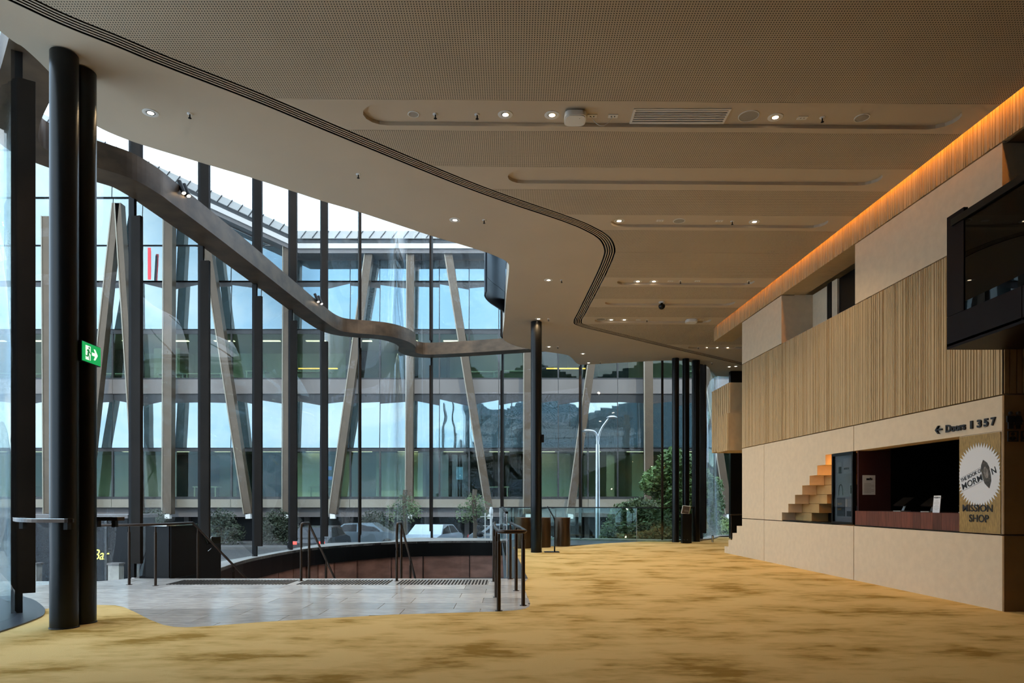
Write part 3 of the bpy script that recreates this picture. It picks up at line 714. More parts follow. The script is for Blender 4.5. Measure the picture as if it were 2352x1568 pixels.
orn = [(0, -.19), (.055, -.11), (.066, -.03), (.066, .06), (.05, .12), (0, .175), (-.05, .12), (-.066, .06), (-.066, -.03), (-.055, -.11)]
ou, ov = Wp*.68, .73
def onp(a, b, rot=.28): return (YS - .012 - (ou + a*math.cos(rot) - b*math.sin(rot)), Z1 + .012 + ov + a*math.sin(rot) + b*math.cos(rot))
wplate([onp(a, b) for a, b in orn], ([onp(.04*math.cos(t*PI/8), .01 + .075*math.sin(t*PI/8)) for t in range(16)],), -.021, -.016).build('ornament', mat('ornament_print', (.10, .085, .065), .5, var=.7, vscale=40), ps)
wplate([onp(.04*math.cos(t*PI/8), .01 + .075*math.sin(t*PI/8)) for t in range(16)], (), -.019, -.016).build('ornament_centre', mat('ornament_pale', (.32, .29, .26), .5, var=.6, vscale=22), ps)
for v0 in (.68, .50):
    a, b = (Wp*.02, v0), (Wp*.02 + .43, v0 + .43*math.tan(.33))
    MB().bar(wall3(YS - .012 - a[0], Z1 + a[1] + .012, -.018), wall3(YS - .012 - b[0], Z1 + b[1] + .012, -.018), .002, .003, up=(-1, 0, 0)).build('rule', M_['grey'], ps)
# ------------------------------------------------------------------ dark balcony
XB = 5.15; YE = YN - .02
bal = empty('balcony', (XB, YE, 3.13), 'dark balcony box with glass side jutting from the wall', 'balcony')
for a, b in ((YE, 6.9), (6.89, 5.3), (5.29, 3.0)):
    MB().box(XB, XB + .05, b, a, 3.13, 3.48).build('fascia_panel', M_['balc'], bal)
MB().box(XB, XE + .2, 3.0, YE, 3.10, 3.16).build('soffit', M_['balc'], bal)
MB().box(XB + .01, XE + .3, YE - .06, YE, 3.16, 4.66).build('end_panel', M_['balc'], bal)
MB().box(XB, XB + .05, YE - .30, YE, 3.485, 4.66).build('corner_panel', M_['balc'], bal)
MB().box(XB + .01, XB + .03, 3.0, YE - .31, 3.48, 4.52).build('pane', M_['dglass'], bal)
MB().box(XB - .02, XB + .06, 3.0, YE - .1, 4.52, 4.6).build('handrail', M_['black'], bal)
MB().box(XB + .05, 8.2, 3.0, YE - .06, 3.16, 3.2).build('deck', M_['balc'], bal)
# ------------------------------------------------------------------ stepped boxes beyond the wall end
sb = empty('stepped_soffit', (5.6, 17.2, 2.5), 'pale stepped concrete box hanging beyond the end of the wall', 'stair soffit')
MB().add([(5.43, 17.0, 2.62), (6.9, 17.0, 2.62), (6.9, 18.55, 2.62), (5.43, 18.55, 2.62), (5.43, 17.0, 4.27), (6.9, 17.0, 4.27), (6.9, 18.55, 4.27), (5.43, 18.55, 4.27)],
    [(0, 3, 2, 1), (4, 5, 6, 7), (0, 1, 5, 4), (1, 2, 6, 5), (2, 3, 7, 6), (3, 0, 4, 7)]).build('upper_box', M_['ribs'], sb)
mb = MB()
for k in range(9): mb.box(5.405, 5.43, 17.05 + k*.165, 17.05 + k*.165 + .1, 2.62, 4.27)
mb.build('fluted_side', M_['ribs'], sb)
MB().box(5.30, 6.8, 16.75, 17.6, 2.56, 3.48).build('lower_box', M_['ribs'], sb)
mb = MB()
for k in range(5): mb.box(5.278, 5.30, 16.78 + k*.165, 16.78 + k*.165 + .1, 2.56, 3.48)
mb.build('fluted_side', M_['ribs'], sb)
# ================================================================== COLUMNS AND FITTINGS
def column(x, y, r, label, extra=False, h=ZC):
    e = empty('steel_column', (x, y, 0), label, 'column')
    MB().lathe([(r, 0), (r, h - .012)], (0, 0, 0), 40).build('shaft', M_['black'], e, rel=True)
    MB().lathe([(r + .006, 0), (r + .006, .012), (r, .014)], (0, 0, 0), 40).build('base_ring', M_['bmetal'], e, rel=True)
    return e
column(-4.63, 7.06, .131, 'large round black column at far left, in front of its twin')
column(-4.62, 7.345, .131, 'round black column carrying the green exit sign')
column(.625, 17.56, .14, 'lone round black column beside the brown drums')
column(5.27, 22.0, .112, 'slim black column left of the twin pair near rear glazing')
column(5.62, 22.08, .112, 'slim black column directly behind the black totem')
column(6.02, 22.35, .13, 'black column at the curved end of the rear glazing')
# small black box on the lone column
cb = empty('column_camera', (.79, 17.5, 2.95), 'small black box mounted on the lone column', 'sensor')
MB().box(.762, .82, 17.46, 17.56, 2.82, 3.02).build('housing', M_['black'], cb)
MB().box(.745, .763, 17.5, 17.54, 2.9, 2.96).build('bracket', M_['bmetal'], cb)
# exit sign
ex = empty('exit_sign', (-4.5, 7.32, 3.0), 'lit green running man exit sign with arrow on the black column', 'exit sign')
ax = Vector((-.02, .36, 0)).normalized(); nx_ = Vector((ax.y, -ax.x, 0))      # face turned towards the stairs
c0 = Vector((*D(176, 812, 7.17)[:1], 7.17, D(176, 812, 7.17)[1]))
pA = Vector((D(187.5, 804, 7.1)[0], 7.1, 0)); wS = .36
c = pA + ax*wS/2; zc = D(187, 804, 7.1)[1]; hS = .212
c.z = zc
MB().obox(c - nx_*.02, ax, nx_, (0, 0, 1), wS/2, .02, hS/2).build('housing', M_['bmetal'], ex)
g_em = mat('lit_green', (.0, .35, .1), .4, emit=(.0, .42, .09), estr=.6)
w_em = mat('lit_white', (.9, .95, .9), .4, emit=(.85, .98, .85), estr=.8)
MB().obox(c + nx_*.002, ax, nx_, (0, 0, 1), wS/2 - .006, .003, hS/2 - .006).build('green_face', g_em, ex); gface = ex.children[-1]
def on_sign(poly, name, m, lift=.006, holes=()):
    def mp(a, b, d): return c + ax*a + Vector((0, 0, b)) + nx_*(lift + d)
    return MB().plate(poly, holes, 0, .002, mp=mp).build(name, m, gface)
on_sign([(-.118, -.078), (-.028, -.078), (-.028, .07), (-.118, .07)], 'door_panel', w_em)
gm = mat('green_print', (.0, .25, .06), .4, emit=(.0, .2, .05), estr=.5)
on_sign([(-.058 + .013*math.cos(t*PI/6), .05 + .013*math.sin(t*PI/6)) for t in range(12)], 'figure_head', gm, .009)
on_sign([(-.1, .02), (-.088, .032), (-.06, .034), (-.048, .012), (-.03, -.004), (-.036, -.012), (-.056, .004), (-.062, -.014), (-.05, -.045), (-.045, -.078), (-.058, -.078), (-.064, -.048), (-.076, -.028), (-.084, -.05), (-.122, -.046), (-.122, -.034), (-.094, -.036), (-.082, .016), (-.094, .01)], 'figure_body', gm, .009)
on_sign([(.0, -.016), (.0, .016), (.062, .016), (.034, .058), (.062, .058), (.112, 0), (.062, -.058), (.034, -.058), (.062, -.016)], 'arrow', w_em)
MB().obox(pA + ax*.05 + Vector((0, 0, zc)) - nx_*.075, ax, nx_, (0, 0, 1), .05, .034, hS/2 - .003).build('wall_mount', M_['bluesteel'], ex)
# shelf rail clipped round the columns
def leaning_rail(pts, name, label, z=1.11):
    e = empty(name, (pts[0][0], pts[0][1], z), label, 'shelf rail')
    MB().sweep(pts, [(-.055, z-.018), (-.055, z+.018), (.055, z+.018), (.055, z-.018)]).build('rail', M_['rail'], e)
    MB().sweep(pts, [(-.057, z+.018), (-.057, z+.022), (.057, z+.022), (.057, z+.018)]).build('steel_edge', M_['steel'], e)
    for k in (.25, .8):
        i = int(k*(len(pts)-1)); MB().box(pts[i][0]-.02, pts[i][0]+.02, pts[i][1]-.03, pts[i][1]+.03, z-.09, z-.018).build('bracket', M_['bmetal'], e)
    return e
leaning_rail(catmull([(-5.38, 7.45), (-5.1, 7.12), (-4.8, 6.9), (-4.5, 6.86), (-4.42, 6.88)], 5), 'leaning_shelf', 'flat dark shelf rail wrapped around the front left column')
leaning_rail(catmull([(-4.66, 7.55), (-4.5, 7.58), (-4.33, 7.56)], 4), 'leaning_shelf', 'short dark shelf rail behind the exit sign column')
# ------------------------------------------------------------------ handrails
def handrail(name, label, path, posts, r=.021, feet=True, rp=.017):
    e = empty(name, (path[0][0], path[0][1], 0), label, 'handrail')
    MB().tube(path, r, 10).build('rail', M_['rail'], e)
    for (x, y, z0, z1) in posts:
        po = MB().tube([(x, y, z0), (x, y, z1 - .1)], rp*1.25, 10).build('post', M_['rail'], e)
        MB().tube([(x, y, z1 - .1), (x, y, z1 - .012)], rp*.8, 8).build('post_neck', M_['rail'], po)
        MB().lathe([(.045, 0), (.045, .006), (.02, .008)], (x, y, z0), 16).build('post_foot', M_['rail'], po)
    return e
SL = .66
def down(x0, x1, y0, y1, z=.945): return [(x0, y0, z), (x1, y1, z - SL*(y1 - y0))]
stepz = lambda y: -(int((y - STAIR_Y)/.3) + 1)*.175
for x, lab in ((-3.46, 'left of the two freestanding bronze stair handrails'), (-1.89, 'right of the two freestanding bronze stair handrails')):
    path = [(x, 11.2, .55), (x, 11.2, .86), (x, 11.21, .92), (x, 11.27, .945), (x, 11.6, .945)] + [(x, 11.6 + k*.3, .945 - SL*k*.3) for k in range(1, 11)]
    handrail('stair_handrail', lab, path, [(x, 11.2, .001, .6), (x, 11.64, stepz(11.64), .92), (x, 12.7, stepz(12.7), .945 - SL*1.1), (x, 13.8, stepz(13.8), .945 - SL*2.2)])
# left stair rail starting on the landing
pl = catmull([(-6.42, 10.42, .945), (-6.2, 10.36, .945), (-5.85, 10.42, .945), (-5.6, 10.56, .945), (-5.5, 11.0, .945), (-5.43, 11.6, .945)], 5) + [(-5.43 + .14*k*.3, 11.6 + k*.3, .945 - SL*k*.3) for k in range(1, 10)]
handrail('stair_handrail', 'bronze handrail starting on the landing beside the dark steel balustrade', pl, [(-6.0, 10.7, .001, .93), (-5.52, 10.57, .001, .93), (-5.41, 11.75, stepz(11.75), .86), (-5.26, 12.9, stepz(12.9), .945 - SL*1.3)])
# U shaped rail at the right of the stairs
pu = [(-.30, 14.5, .945 - SL*2.9), (-.30, 11.6, .945), (-.30, 11.1, .945), (-.22, 9.2, .945), (-.17, 8.3, .945), (-.16, 8.17, .945), (-.12, 8.1, .945), (0, 8.08, .945), (.1, 8.1, .945), (.15, 8.18, .945), (.16, 8.3, .945), (.12, 9.2, .945), (.02, 10.8, .945), (-.03, 11.58, .945)]
handrail('return_handrail', 'U shaped bronze handrail at the right end of the stairs', pu, [(-.158, 8.14, .001, .93), (-.215, 9.3, .001, .93), (-.295, 11.12, .001, .93), (.14, 8.55, .001, .93), (.06, 9.98, .001, .93), (-.03, 11.5, .001, .93), (-.3, 12.6, stepz(12.6), .945 - SL)], r=.023, rp=.02)
# dark steel balustrade at the left of the stairs
db = empty('steel_balustrade', (-5.8, 11.6, 0), 'dark brown steel panel balustrade at the top left of the stairs', 'balustrade')
def vpanel(a, b, prof, name, m, t=.03):
    a = Vector(a); b = Vector(b); d = (b-a); L = d.length; d.normalize(); n = Vector((-d.y, d.x))
    def mp(u, v, w): q = a + d*u + n*w; return (q.x, q.y, v)
    return MB().plate([(u*L, v) for u, v in prof], (), -t/2, t/2, mp=mp).build(name, m, db)
vpanel((-6.28, 11.72), (-5.83, 11.62), [(0, .002), (1, .002), (1, .885), (0, .885)], 'panel', M_['bmetal'])
vpanel((-5.82, 11.63), (-5.72, 12.35), [(0, -.4), (1, -.4), (1, .885), (0, .885)], 'panel', M_['bmetal'])
vpanel((-5.72, 12.36), (-5.62, 13.15), [(0, -.4), (1, -.4), (1, .5), (.42, .5), (0, .87)], 'panel', M_['bmetal'])
vpanel((-5.86, 12.7), (-5.63, 13.17), [(0, .0), (1, -.1), (1, .63), (0, .63)], 'end_panel', M_['black'])
MB().sweep(catmull([(-6.3, 11.74), (-6.0, 11.64), (-5.83, 11.63), (-5.76, 12.0), (-5.72, 12.35)], 4), [(-.05, .885), (-.05, .905), (.05, .905), (.05, .885)]).build('capping', M_['steel'], db)
MB().bar((-5.72, 12.35, .885), (-5.68, 12.7, .53), .06, .012).build('capping', M_['steel'], db)
MB().tube(catmull([(-5.66, 12.98, .64), (-5.67, 12.86, .63), (-5.65, 12.84, .45), (-5.66, 12.7, .38)], 6), .006, 6).build('hook', M_['steel'], db)
tact_m = mat('dark_inlay', (.03, .026, .022), .8, spec=.1)
# tactile strips of dark inlaid bars
def strip_of_bars(x0, x1, label):
    e = empty('tactile_strip', ((x0+x1)/2, 11.3, 0), label, 'tactile strip', 'tactile strips along the top step')
    mb = MB().box(-.0125, .0125, -.3, .3, 0, .006); me = mb.mesh('tactile_bar'); me.materials.append(tact_m)
    n = int((x1-x0)/.0535)
    for k in range(n):
        o = bpy.data.objects.new('tactile_bar', me); COL.objects.link(o); o.parent = e
        o.location = (x0 + .0535*(k+.5) - (x0+x1)/2, -.28, .001)
    return e
strip_of_bars(-5.45, -3.52, 'tactile strip of dark bars left of the first centre handrail')
strip_of_bars(-3.4, -1.95, 'tactile strip of dark bars between the two centre handrails')
strip_of_bars(-1.83, -.36, 'tactile strip of dark bars right of the second centre handrail')
# glass balustrades
def glass_balustrade(path, label, z0=0.0, z1=1.11, step=1.6, clamps=True):
    e = empty('glass_balustrade', (path[0][0], path[0][1], 0), label, 'balustrade')
    L = [0]
    for a, b in zip(path[:-1], path[1:]): L.append(L[-1] + (Vector(b)-Vector(a)).length)
    n = max(1, round(L[-1]/step)); cuts = [min(range(len(L)), key=lambda i: abs(L[i]-L[-1]*k/n)) for k in range(n+1)]
    for a, b in zip(cuts[:-1], cuts[1:]):
        if b <= a: continue
        seg = [path[i] for i in range(a, b+1)]
        d = (Vector(seg[-1])-Vector(seg[-2])).normalized()*.012; seg[-1] = (seg[-1][0]-d.x, seg[-1][1]-d.y)
        MB().sweep(seg, [(-.007, z0), (-.007, z1), (.007, z1), (.007, z0)]).build('pane', M_['bglass'], e)
        MB().tube([(*path[a], z0), (*path[a], z1)], .009, 8).build('edge_post', M_['steel'], e)
    MB().sweep(path, [(-.025, z1), (-.025, z1+.035), (.025, z1+.035), (.025, z1)]).build('top_rail', M_['black'], e)
    return e
r0 = nearest(GLASS, (-.33, 24.1)); r1 = nearest(GLASS, (6.0, 22.75))
glass_balustrade(offset(GLASS, -.4)[r0:r1], 'long glass balustrade with black rail along the rear glazing', 0.0, 1.09, 2.0)
glass_balustrade([(-.09 - .025*k, 11.65 + k*1.17) for k in range(11)], 'clear glass balustrade running back along the stair opening', -.02, 1.10, 2.4)
# ------------------------------------------------------------------ loose things at the rear
def drum(x, y, r, h, label):
    e = empty('metal_drum', (x, y, 0), label, 'drum', 'brown metal drums behind the lone column')
    MB().lathe([(r, 0), (r, h - .012), (r - .004, h - .004)], (0, 0, 0), 36).build('body', M_['drum'], e, rel=True)
    MB().lathe([(r + .004, h - .012), (r + .004, h), (0, h + .001)], (0, 0, 0), 36).build('lid', M_['bronze'], e, rel=True)
drum(.30, 19.2, .235, .86, 'brown metal drum left of the lone black column')
drum(.88, 19.6, .235, .85, 'brown metal drum half hidden right behind the lone column')
drum(1.48, 20.05, .235, .84, 'brown metal drum fully visible right of the black stand')
ss = empty('sign_stand', (1.1, 17.62, 0), 'thin black floor stand with tilted panel beside the lone column', 'stand')
MB().box(.83, 1.22, 17.45, 17.8, .001, .014).build('base_plate', M_['black'], ss)
MB().tube([(1.1, 17.62, .014), (1.1, 17.62, .16)], .02, 10).build('sleeve', M_['black'], ss)
MB().tube([(1.1, 17.62, .1), (1.095, 17.62, .88)], .012, 10).build('pole', M_['black'], ss)
MB().bar((1.1, 17.62, .86), (.91, 17.62, 1.185), .3, .014, up=(.8, 0, .5)).build('tilted_panel', M_['black'], ss)
MB().tube([(1.095, 17.62, .8), (1.05, 17.62, .95)], .008, 8).build('strut', M_['bmetal'], ss)
tt = empty('info_totem', (5.45, 21.45, 0), 'black information totem with tilted framed notice', 'totem')
MB().box(5.345, 5.635, 21.4, 21.62, 0, .93).build('body', M_['black'], tt)
MB().obox((5.44, 21.37, 1.05), (1, 0, -.12), (.0, 1, .35), (.12, -.35, 1), .125, .01, .135).build('frame', M_['white'], tt)
MB().obox((5.44, 21.357, 1.05), (1, 0, -.12), (.0, 1, .35), (.12, -.35, 1), .108, .006, .118).build('notice', mat('dark_notice', (.06, .04, .035), .5), tt)
for k in range(5): MB().obox((5.44 + k*.004, 21.349 + k*.0, 1.12 - k*.03), (1, 0, -.12), (.0, 1, .35), (.12, -.35, 1), .07 - .01*(k % 2), .002, .004).build('text_line', M_['grey'], tt)
for x in (5.4, 5.5): MB().lathe([(.011, 0), (.011, .006), (0, .007)], (x, 21.4, .11), 10).build('bolt', M_['steel'], tt)
sr = empty('side_handrail', (7.0, 20.5, 0), 'short steel handrail at the stair beyond the wall end', 'handrail')
MB().tube(catmull([(6.62, 20.6, .3), (6.62, 20.6, .82), (6.6, 20.6, .9), (6.7, 20.6, .915), (7.3, 20.6, .915)], 5), .018, 8).build('rail', M_['rail'], sr)
MB().tube([(6.62, 20.6, .0), (6.62, 20.6, .32)], .018, 8).build('post', M_['rail'], sr)
MB().tube([(7.28, 20.6, .0), (7.28, 20.6, .91)], .018, 8).build('post', M_['rail'], sr)
bo = empty('floor_lamp', (6.45, 21.95, 0), 'short steel cylinder light on the floor at the curved glazing', 'floor light')
MB().lathe([(.035, 0), (.035, .2)], (0, 0, 0), 16).build('body', M_['steel'], bo, rel=True)
MB().lathe([(.036, .2), (.036, .225), (0, .226)], (0, 0, 0), 16).build('cap', M_['bluesteel'], bo, rel=True)
# ------------------------------------------------------------------ ceiling fittings
def at_ceiling(px, py, z): x, y = P(px, py, z); return (x, y, z)
def downlight(px, py, label, z=ZC, on=True):
    e = empty('downlight', at_ceiling(px, py, z), label, 'downlight', 'recessed ceiling downlights')
    MB().lathe([(.052, -.002), (.088, -.006), (.092, -.003), (.092, .0)], (0, 0, 0), 24).build('trim_ring', M_['white'], e, rel=True)
    rf = MB().lathe([(.052, -.003), (.046, -.0045), (.04, -.004)], (0, 0, 0), 24).build('reflector', M_['steel'], e, rel=True)
    MB().lathe([(.047, -.0035), (0, -.006)], (0, 0, 0), 24).build('lens', M_['lamp'], rf, rel=True)
    ld = bpy.data.lights.new('downlight_bulb', 'SPOT'); ld.energy = 75; ld.color = (1, .70, .38); ld.spot_size = 2.3; ld.spot_blend = .6; ld.shadow_soft_size = .04
    lo = bpy.data.objects.new('bulb', ld); COL.objects.link(lo); lo.parent = e; lo.location = (0, 0, -.03)
def sprinkler(px, py, label, z=ZC):
    e = empty('sprinkler', at_ceiling(px, py, z), label, 'sprinkler', 'ceiling sprinkler heads')
    MB().lathe([(.034, -.0), (.032, -.006), (.012, -.01), (0, -.01)], (0, 0, 0), 14).build('escutcheon', M_['white'], e, rel=True)
    MB().lathe([(.008, -.01), (.008, -.06)], (0, 0, 0), 8).build('stem', M_['bmetal'], e, rel=True)
    MB().lathe([(.02, -.052), (.02, -.056), (0, -.058)], (0, 0, 0), 10).build('deflector', M_['bmetal'], e, rel=True)
def speaker(px, py, label, z=ZC, r=.125):
    e = empty('ceiling_speaker', at_ceiling(px, py, z), label, 'speaker', 'round ceiling speakers')
    MB().lathe([(r, -.0), (r, -.006), (r - .012, -.008), (r - .012, -.001)], (0, 0, 0), 28, caps=False).build('rim', M_['white'], e, rel=True)
    MB().lathe([(r - .012, -.004), (0, -.006)], (0, 0, 0), 28).build('grille', M_['grey'], e, rel=True)
def plate_(px, py, label, z=ZC, socket=False):
    e = empty('ceiling_plate', at_ceiling(px, py, z), label, 'wall plate', 'white service plates on the ceiling')
    MB().box(-.058, .058, -.036, .036, -.008, 0).build('plate', M_['white'], e, rel=True)
    for x in (-.02, .02): MB().box(x-.006, x+.006, -.01, .01, -.0105, -.008).build('socket', M_['bmetal'] if socket else M_['grey'], e, rel=True)
    return e
NT = 'nearest ceiling tray'
downlight(1161, 263, 'lit downlight, left of the pair in the '+NT, TZ)
downlight(1268, 264, 'lit downlight beside the white access point in the '+NT, TZ)
downlight(1781, 269, 'lit downlight right of the round speaker in the '+NT, TZ)
speaker(950, 262, 'faint white ring flush in the left end of the '+NT, TZ, .07)
sprinkler(1000, 262, 'small sensor left of the sprinkler in the '+NT, TZ)
sprinkler(1096, 263, 'sprinkler left of the two lit downlights in the '+NT, TZ)
sprinkler(1889, 270, 'sprinkler right of the rightmost downlight in the '+NT, TZ)
plate_(1360, 266, 'white plate next to the access point in the '+NT, TZ, True)
plate_(1408, 266, 'white socket plate with hanging cable in the '+NT, TZ, True)
plate_(1843, 270, 'white plate left of the right sprinkler in the '+NT, TZ)
speaker(1720, 266, 'large round speaker beside the air grille in the '+NT, TZ)
speaker(1980, 270, 'round speaker near the right end of the '+NT, TZ, .09)
def access_point(px, py, label, z, s=1.0):
    e = empty('access_point', at_ceiling(px, py, z), label, 'access point')
    a = .13*s
    b = [(math.copysign(abs(math.cos(t*PI/16))**.5, math.cos(t*PI/16))*a, math.copysign(abs(math.sin(t*PI/16))**.5, math.sin(t*PI/16))*a) for t in range(32)]
    MB().plate(b, (), -.075*s, -.02).build('body', M_['white'], e, rel=True)
    MB().plate([(x*.9, y*.9) for x, y in b], (), -.085*s, -.074*s).build('face', M_['white'], e, rel=True)
    MB().box(-.05, .05, -.05, .05, -.03, 0).build('mount', M_['grey'], e, rel=True)
    MB().lathe([(.005, -.087*s), (0, -.089*s)], (.05, -.06, 0), 8).build('indicator', M_['bmetal'], e, rel=True)
access_point(1321, 262, 'white square access point hanging in the '+NT, TZ)
access_point(1588, 733, 'white round access point in the sixth ceiling tray', TZ, 1.1)
cb = empty('ceiling_cable', at_ceiling(1385, 270, TZ), 'thin white cable drooping between two ceiling plates', 'cable')
a, b = Vector(at_ceiling(1358, 268, TZ-.02)), Vector(at_ceiling(1407, 268, TZ-.02))
MB().tube([a + (b-a)*t + Vector((0, 0, -.11*4*t*(1-t))) for t in [k/12 for k in range(13)]], .004, 6).build('cable', M_['white'], cb)
gr = empty('air_grille', at_ceiling(1561, 266, TZ), 'long white air grille with dark slots in the '+NT, 'air grille')
MB().plate([(-.58, -.16), (.58, -.16), (.58, .16), (-.58, .16)], ([(-.555, -.135), (.555, -.135), (.555, .135), (-.555, .135)],), -.012, 0).build('frame', M_['white'], gr, rel=True)
MB().box(-.555, .555, -.135, .135, -.002, -.0005).build('dark_back', M_['black'], gr, rel=True)
for k in range(6): MB().box(-.555, .555, -.118 + k*.046, -.118 + k*.046 + .021, -.012, -.002).build('slat', M_['white'], gr, rel=True)
T3 = 'third ceiling tray'
downlight(1422, 507, 'lit downlight at the left end of the '+T3, TZ); downlight(1733, 509, 'lit downlight at the right of the '+T3, TZ)
plate_(1516, 506, 'white plate left of the speaker in the '+T3, TZ); speaker(1560, 507, 'round speaker in the '+T3, TZ, .1)
plate_(1652, 507, 'white plate left of the sprinkler in the '+T3, TZ); sprinkler(1682, 508, 'sprinkler in the '+T3, TZ)
T4 = 'fourth ceiling tray'
downlight(1465, 646, 'left of the two lit downlights in the '+T4, TZ); downlight(1502, 646, 'right of the two lit downlights in the '+T4, TZ)
plate_(1540, 645, 'white plate left of the sprinkler in the '+T4, TZ); sprinkler(1563, 645, 'sprinkler in the middle of the '+T4, TZ); plate_(1602, 645, 'white plate right of the sprinkler in the '+T4, TZ); sprinkler(1720, 645, 'sprinkler at the right end of the '+T4, TZ)
cd = empty('dome_camera', at_ceiling(1520, 693, TZ), 'black dome camera hanging in the fifth ceiling tray', 'camera')
MB().lathe([(.07, 0), (.07, -.02), (.05, -.03)], (0, 0, 0), 20).build('mount', M_['white'], cd, rel=True)
MB().lathe([(.03, -.02), (.03, -.06), (.075, -.07), (.078, -.11), (.062, -.15), (.03, -.175), (0, -.18)], (0, 0, 0), 20).build('dome', M_['black'], cd, rel=True)
T6 = 'sixth ceiling tray'
speaker(1380, 733, 'round speaker at the left end of the '+T6, TZ); downlight(1404, 734, 'left of the two lit downlights in the '+T6, TZ); downlight(1434, 734, 'right of the two lit downlights in the '+T6, TZ); sprinkler(1486, 734, 'sprinkler in the '+T6, TZ)
plate_(1466, 734, 'white plate between downlight and sprinkler in the '+T6, TZ); plate_(1612, 734, 'white plate right of the round access point', TZ)
T7 = 'farthest ceiling tray'
sprinkler(1604, 797, 'sprinkler at the left of the '+T7, TZ)
for px, w in ((1623, 'left'), (1647, 'middle'), (1671, 'right')): downlight(px, 798, w+' of the three lit downlights in the '+T7, TZ)
speaker(1697, 797, 'round speaker right of three downlights in the '+T7, TZ)
PB = 'plain ceiling band'
downlight(346, 259, 'lit downlight on the '+PB+' nearest the left columns'); sprinkler(436, 261, 'sprinkler beside the leftmost downlight on the '+PB)
sprinkler(823, 400, 'lone sprinkler mid way along the '+PB)
downlight(1045, 505, 'tilted lit downlight on the '+PB+' above the wavy beam'); sprinkler(1112, 505, 'sprinkler right of the tilted downlight on the '+PB)
downlight(1260, 643, 'lit downlight on the band left of the slot corner'); sprinkler(1290, 643, 'sprinkler left of the slot corner')
downlight(1237, 732, 'lit downlight right above the lone column'); sprinkler(1260, 732, 'sprinkler just right of the lone column top')
downlight(1261, 796, 'lit downlight beyond the lone column'); sprinkler(1281, 796, 'sprinkler beyond the lone column')
downlight(1339, 812, 'tilted lit downlight near the ceiling edge at the rear glazing'); downlight(1352, 833, 'lit downlight at the rear edge of the ceiling'); sprinkler(1379, 831, 'sprinkler at the rear edge of the ceiling')
downlight(1675, 842, 'left of two lit downlights beside the end of the wall'); downlight(1690, 841, 'right of two lit downlights beside the end of the wall'); sprinkler(1635, 833, 'sprinkler near the curved end of the rear glazing')
# spotlights on the wavy beam
def spot(px, py, y, label, k):
    x, z = D(px, py, y)
    e = empty('spotlight', (x, y, z), label, 'spotlight', 'small spotlights on the wavy beam')
    ax_ = Vector((.42, -.2, -.88)).normalized(); c = Vector((x, y, z))
    MB().tube([c - ax_*.13, c + ax_*.13], .04, 14).build('barrel', M_['bmetal'], e)
    MB().tube([c + ax_*.131, c + ax_*.134], .033, 14).build('lens', M_['lamp'], e)
    MB().tube([c - ax_*.02, c + Vector((-.13, .05, -.05))], .012, 8).build('arm', M_['bmetal'], e)
    MB().obox(c + Vector((-.15, .06, -.05)), (1, 0, 0), (0, 1, 0), (0, 0, 1), .035, .04, .035).build('clamp', M_['bmetal'], e)
spot(417, 430, 12.15, 'upper of the left pair of spotlights on the wavy beam', 0)
spot(428, 437, 12.35, 'lower of the left pair of spotlights on the wavy beam', 1)
spot(727, 684, 19.0, 'upper of the far pair of spotlights on the wavy beam', 2)
spot(735, 689, 19.25, 'lower of the far pair of spotlights on the wavy beam', 3)
# ================================================================== STREET AND BUILDING OPPOSITE
GZ = -1.25
E_ = {}
E_['asphalt'] = mat('asphalt', (.04, .04, .042), .8, var=.2, vscale=2)
E_['paving'] = mat('pavement', (.10, .098, .095), .8, var=.15, vscale=3)
E_['strut'] = mat('bronze_strut', (.11, .076, .048), .4, .35, var=.15, vscale=1)
E_['edge'] = mat('champagne_trim', (.27, .235, .18), .45, .2)
E_['spandrel'] = mat('spandrel', (.20, .175, .158), .4, var=.1, vscale=.5)
E_['soffit'] = mat('soffit_grey', (.15, .135, .13), .6)
E_['dark'] = mat('shopfront_dark', (.015, .016, .018), .4, spec=.15)
E_['inner'] = mat('interior_wall', (.58, .60, .46), .8, var=.4, vscale=.35, stretch=(1, 1, .15))
E_['slabc'] = mat('interior_slab', (.30, .31, .26), .8)
E_['frame'] = mat('window_frame', (.035, .035, .035), .4)
E_['roof'] = mat('zinc_roof', (.40, .39, .37), .5, .1)
def mirror_mat(name, tint, base, rough=.02, k=.62):
    m = bpy.data.materials.new(name); m.use_nodes = True; n = m.node_tree; n.nodes.clear()
    o = n.nodes.new('ShaderNodeOutputMaterial'); mx = n.nodes.new('ShaderNodeMixShader'); mx.inputs[0].default_value = k
    d = n.nodes.new('ShaderNodeBsdfDiffuse'); d.inputs['Color'].default_value = (*base, 1)
    g = n.nodes.new('ShaderNodeBsdfGlossy'); g.inputs['Color'].default_value = (*tint, 1); g.inputs['Roughness'].default_value = rough
    n.links.new(d.outputs[0], mx.inputs[1]); n.links.new(g.outputs[0], mx.inputs[2]); n.links.new(mx.outputs[0], o.inputs[0])
    # slightly wavy toughened glass
    t = n.nodes.new('ShaderNodeTexCoord'); z = n.nodes.new('ShaderNodeTexNoise'); z.inputs['Scale'].default_value = .35
    bp = n.nodes.new('ShaderNodeBump'); bp.inputs['Strength'].default_value = .06; bp.inputs['Distance'].default_value = .3
    n.links.new(t.outputs['Object'], z.inputs['Vector']); n.links.new(z.outputs['Fac'], bp.inputs['Height']); n.links.new(bp.outputs['Normal'], g.inputs['Normal'])
    return m
E_['sky'] = mirror_mat('coated_glass', (.72, .88, .92), (.05, .08, .09), k=.38)
E_['green'] = glass_mat('green_glass', (.76, .86, .78), .035, .5)
struct(MB().box(-90, 90, 12.0, 70, GZ - .2, GZ).build('ground_street', E_['asphalt']))
struct(MB().box(-90, 90, 36.5, 42.5, GZ, GZ + .12).build('ground_pavement', E_['paving']))
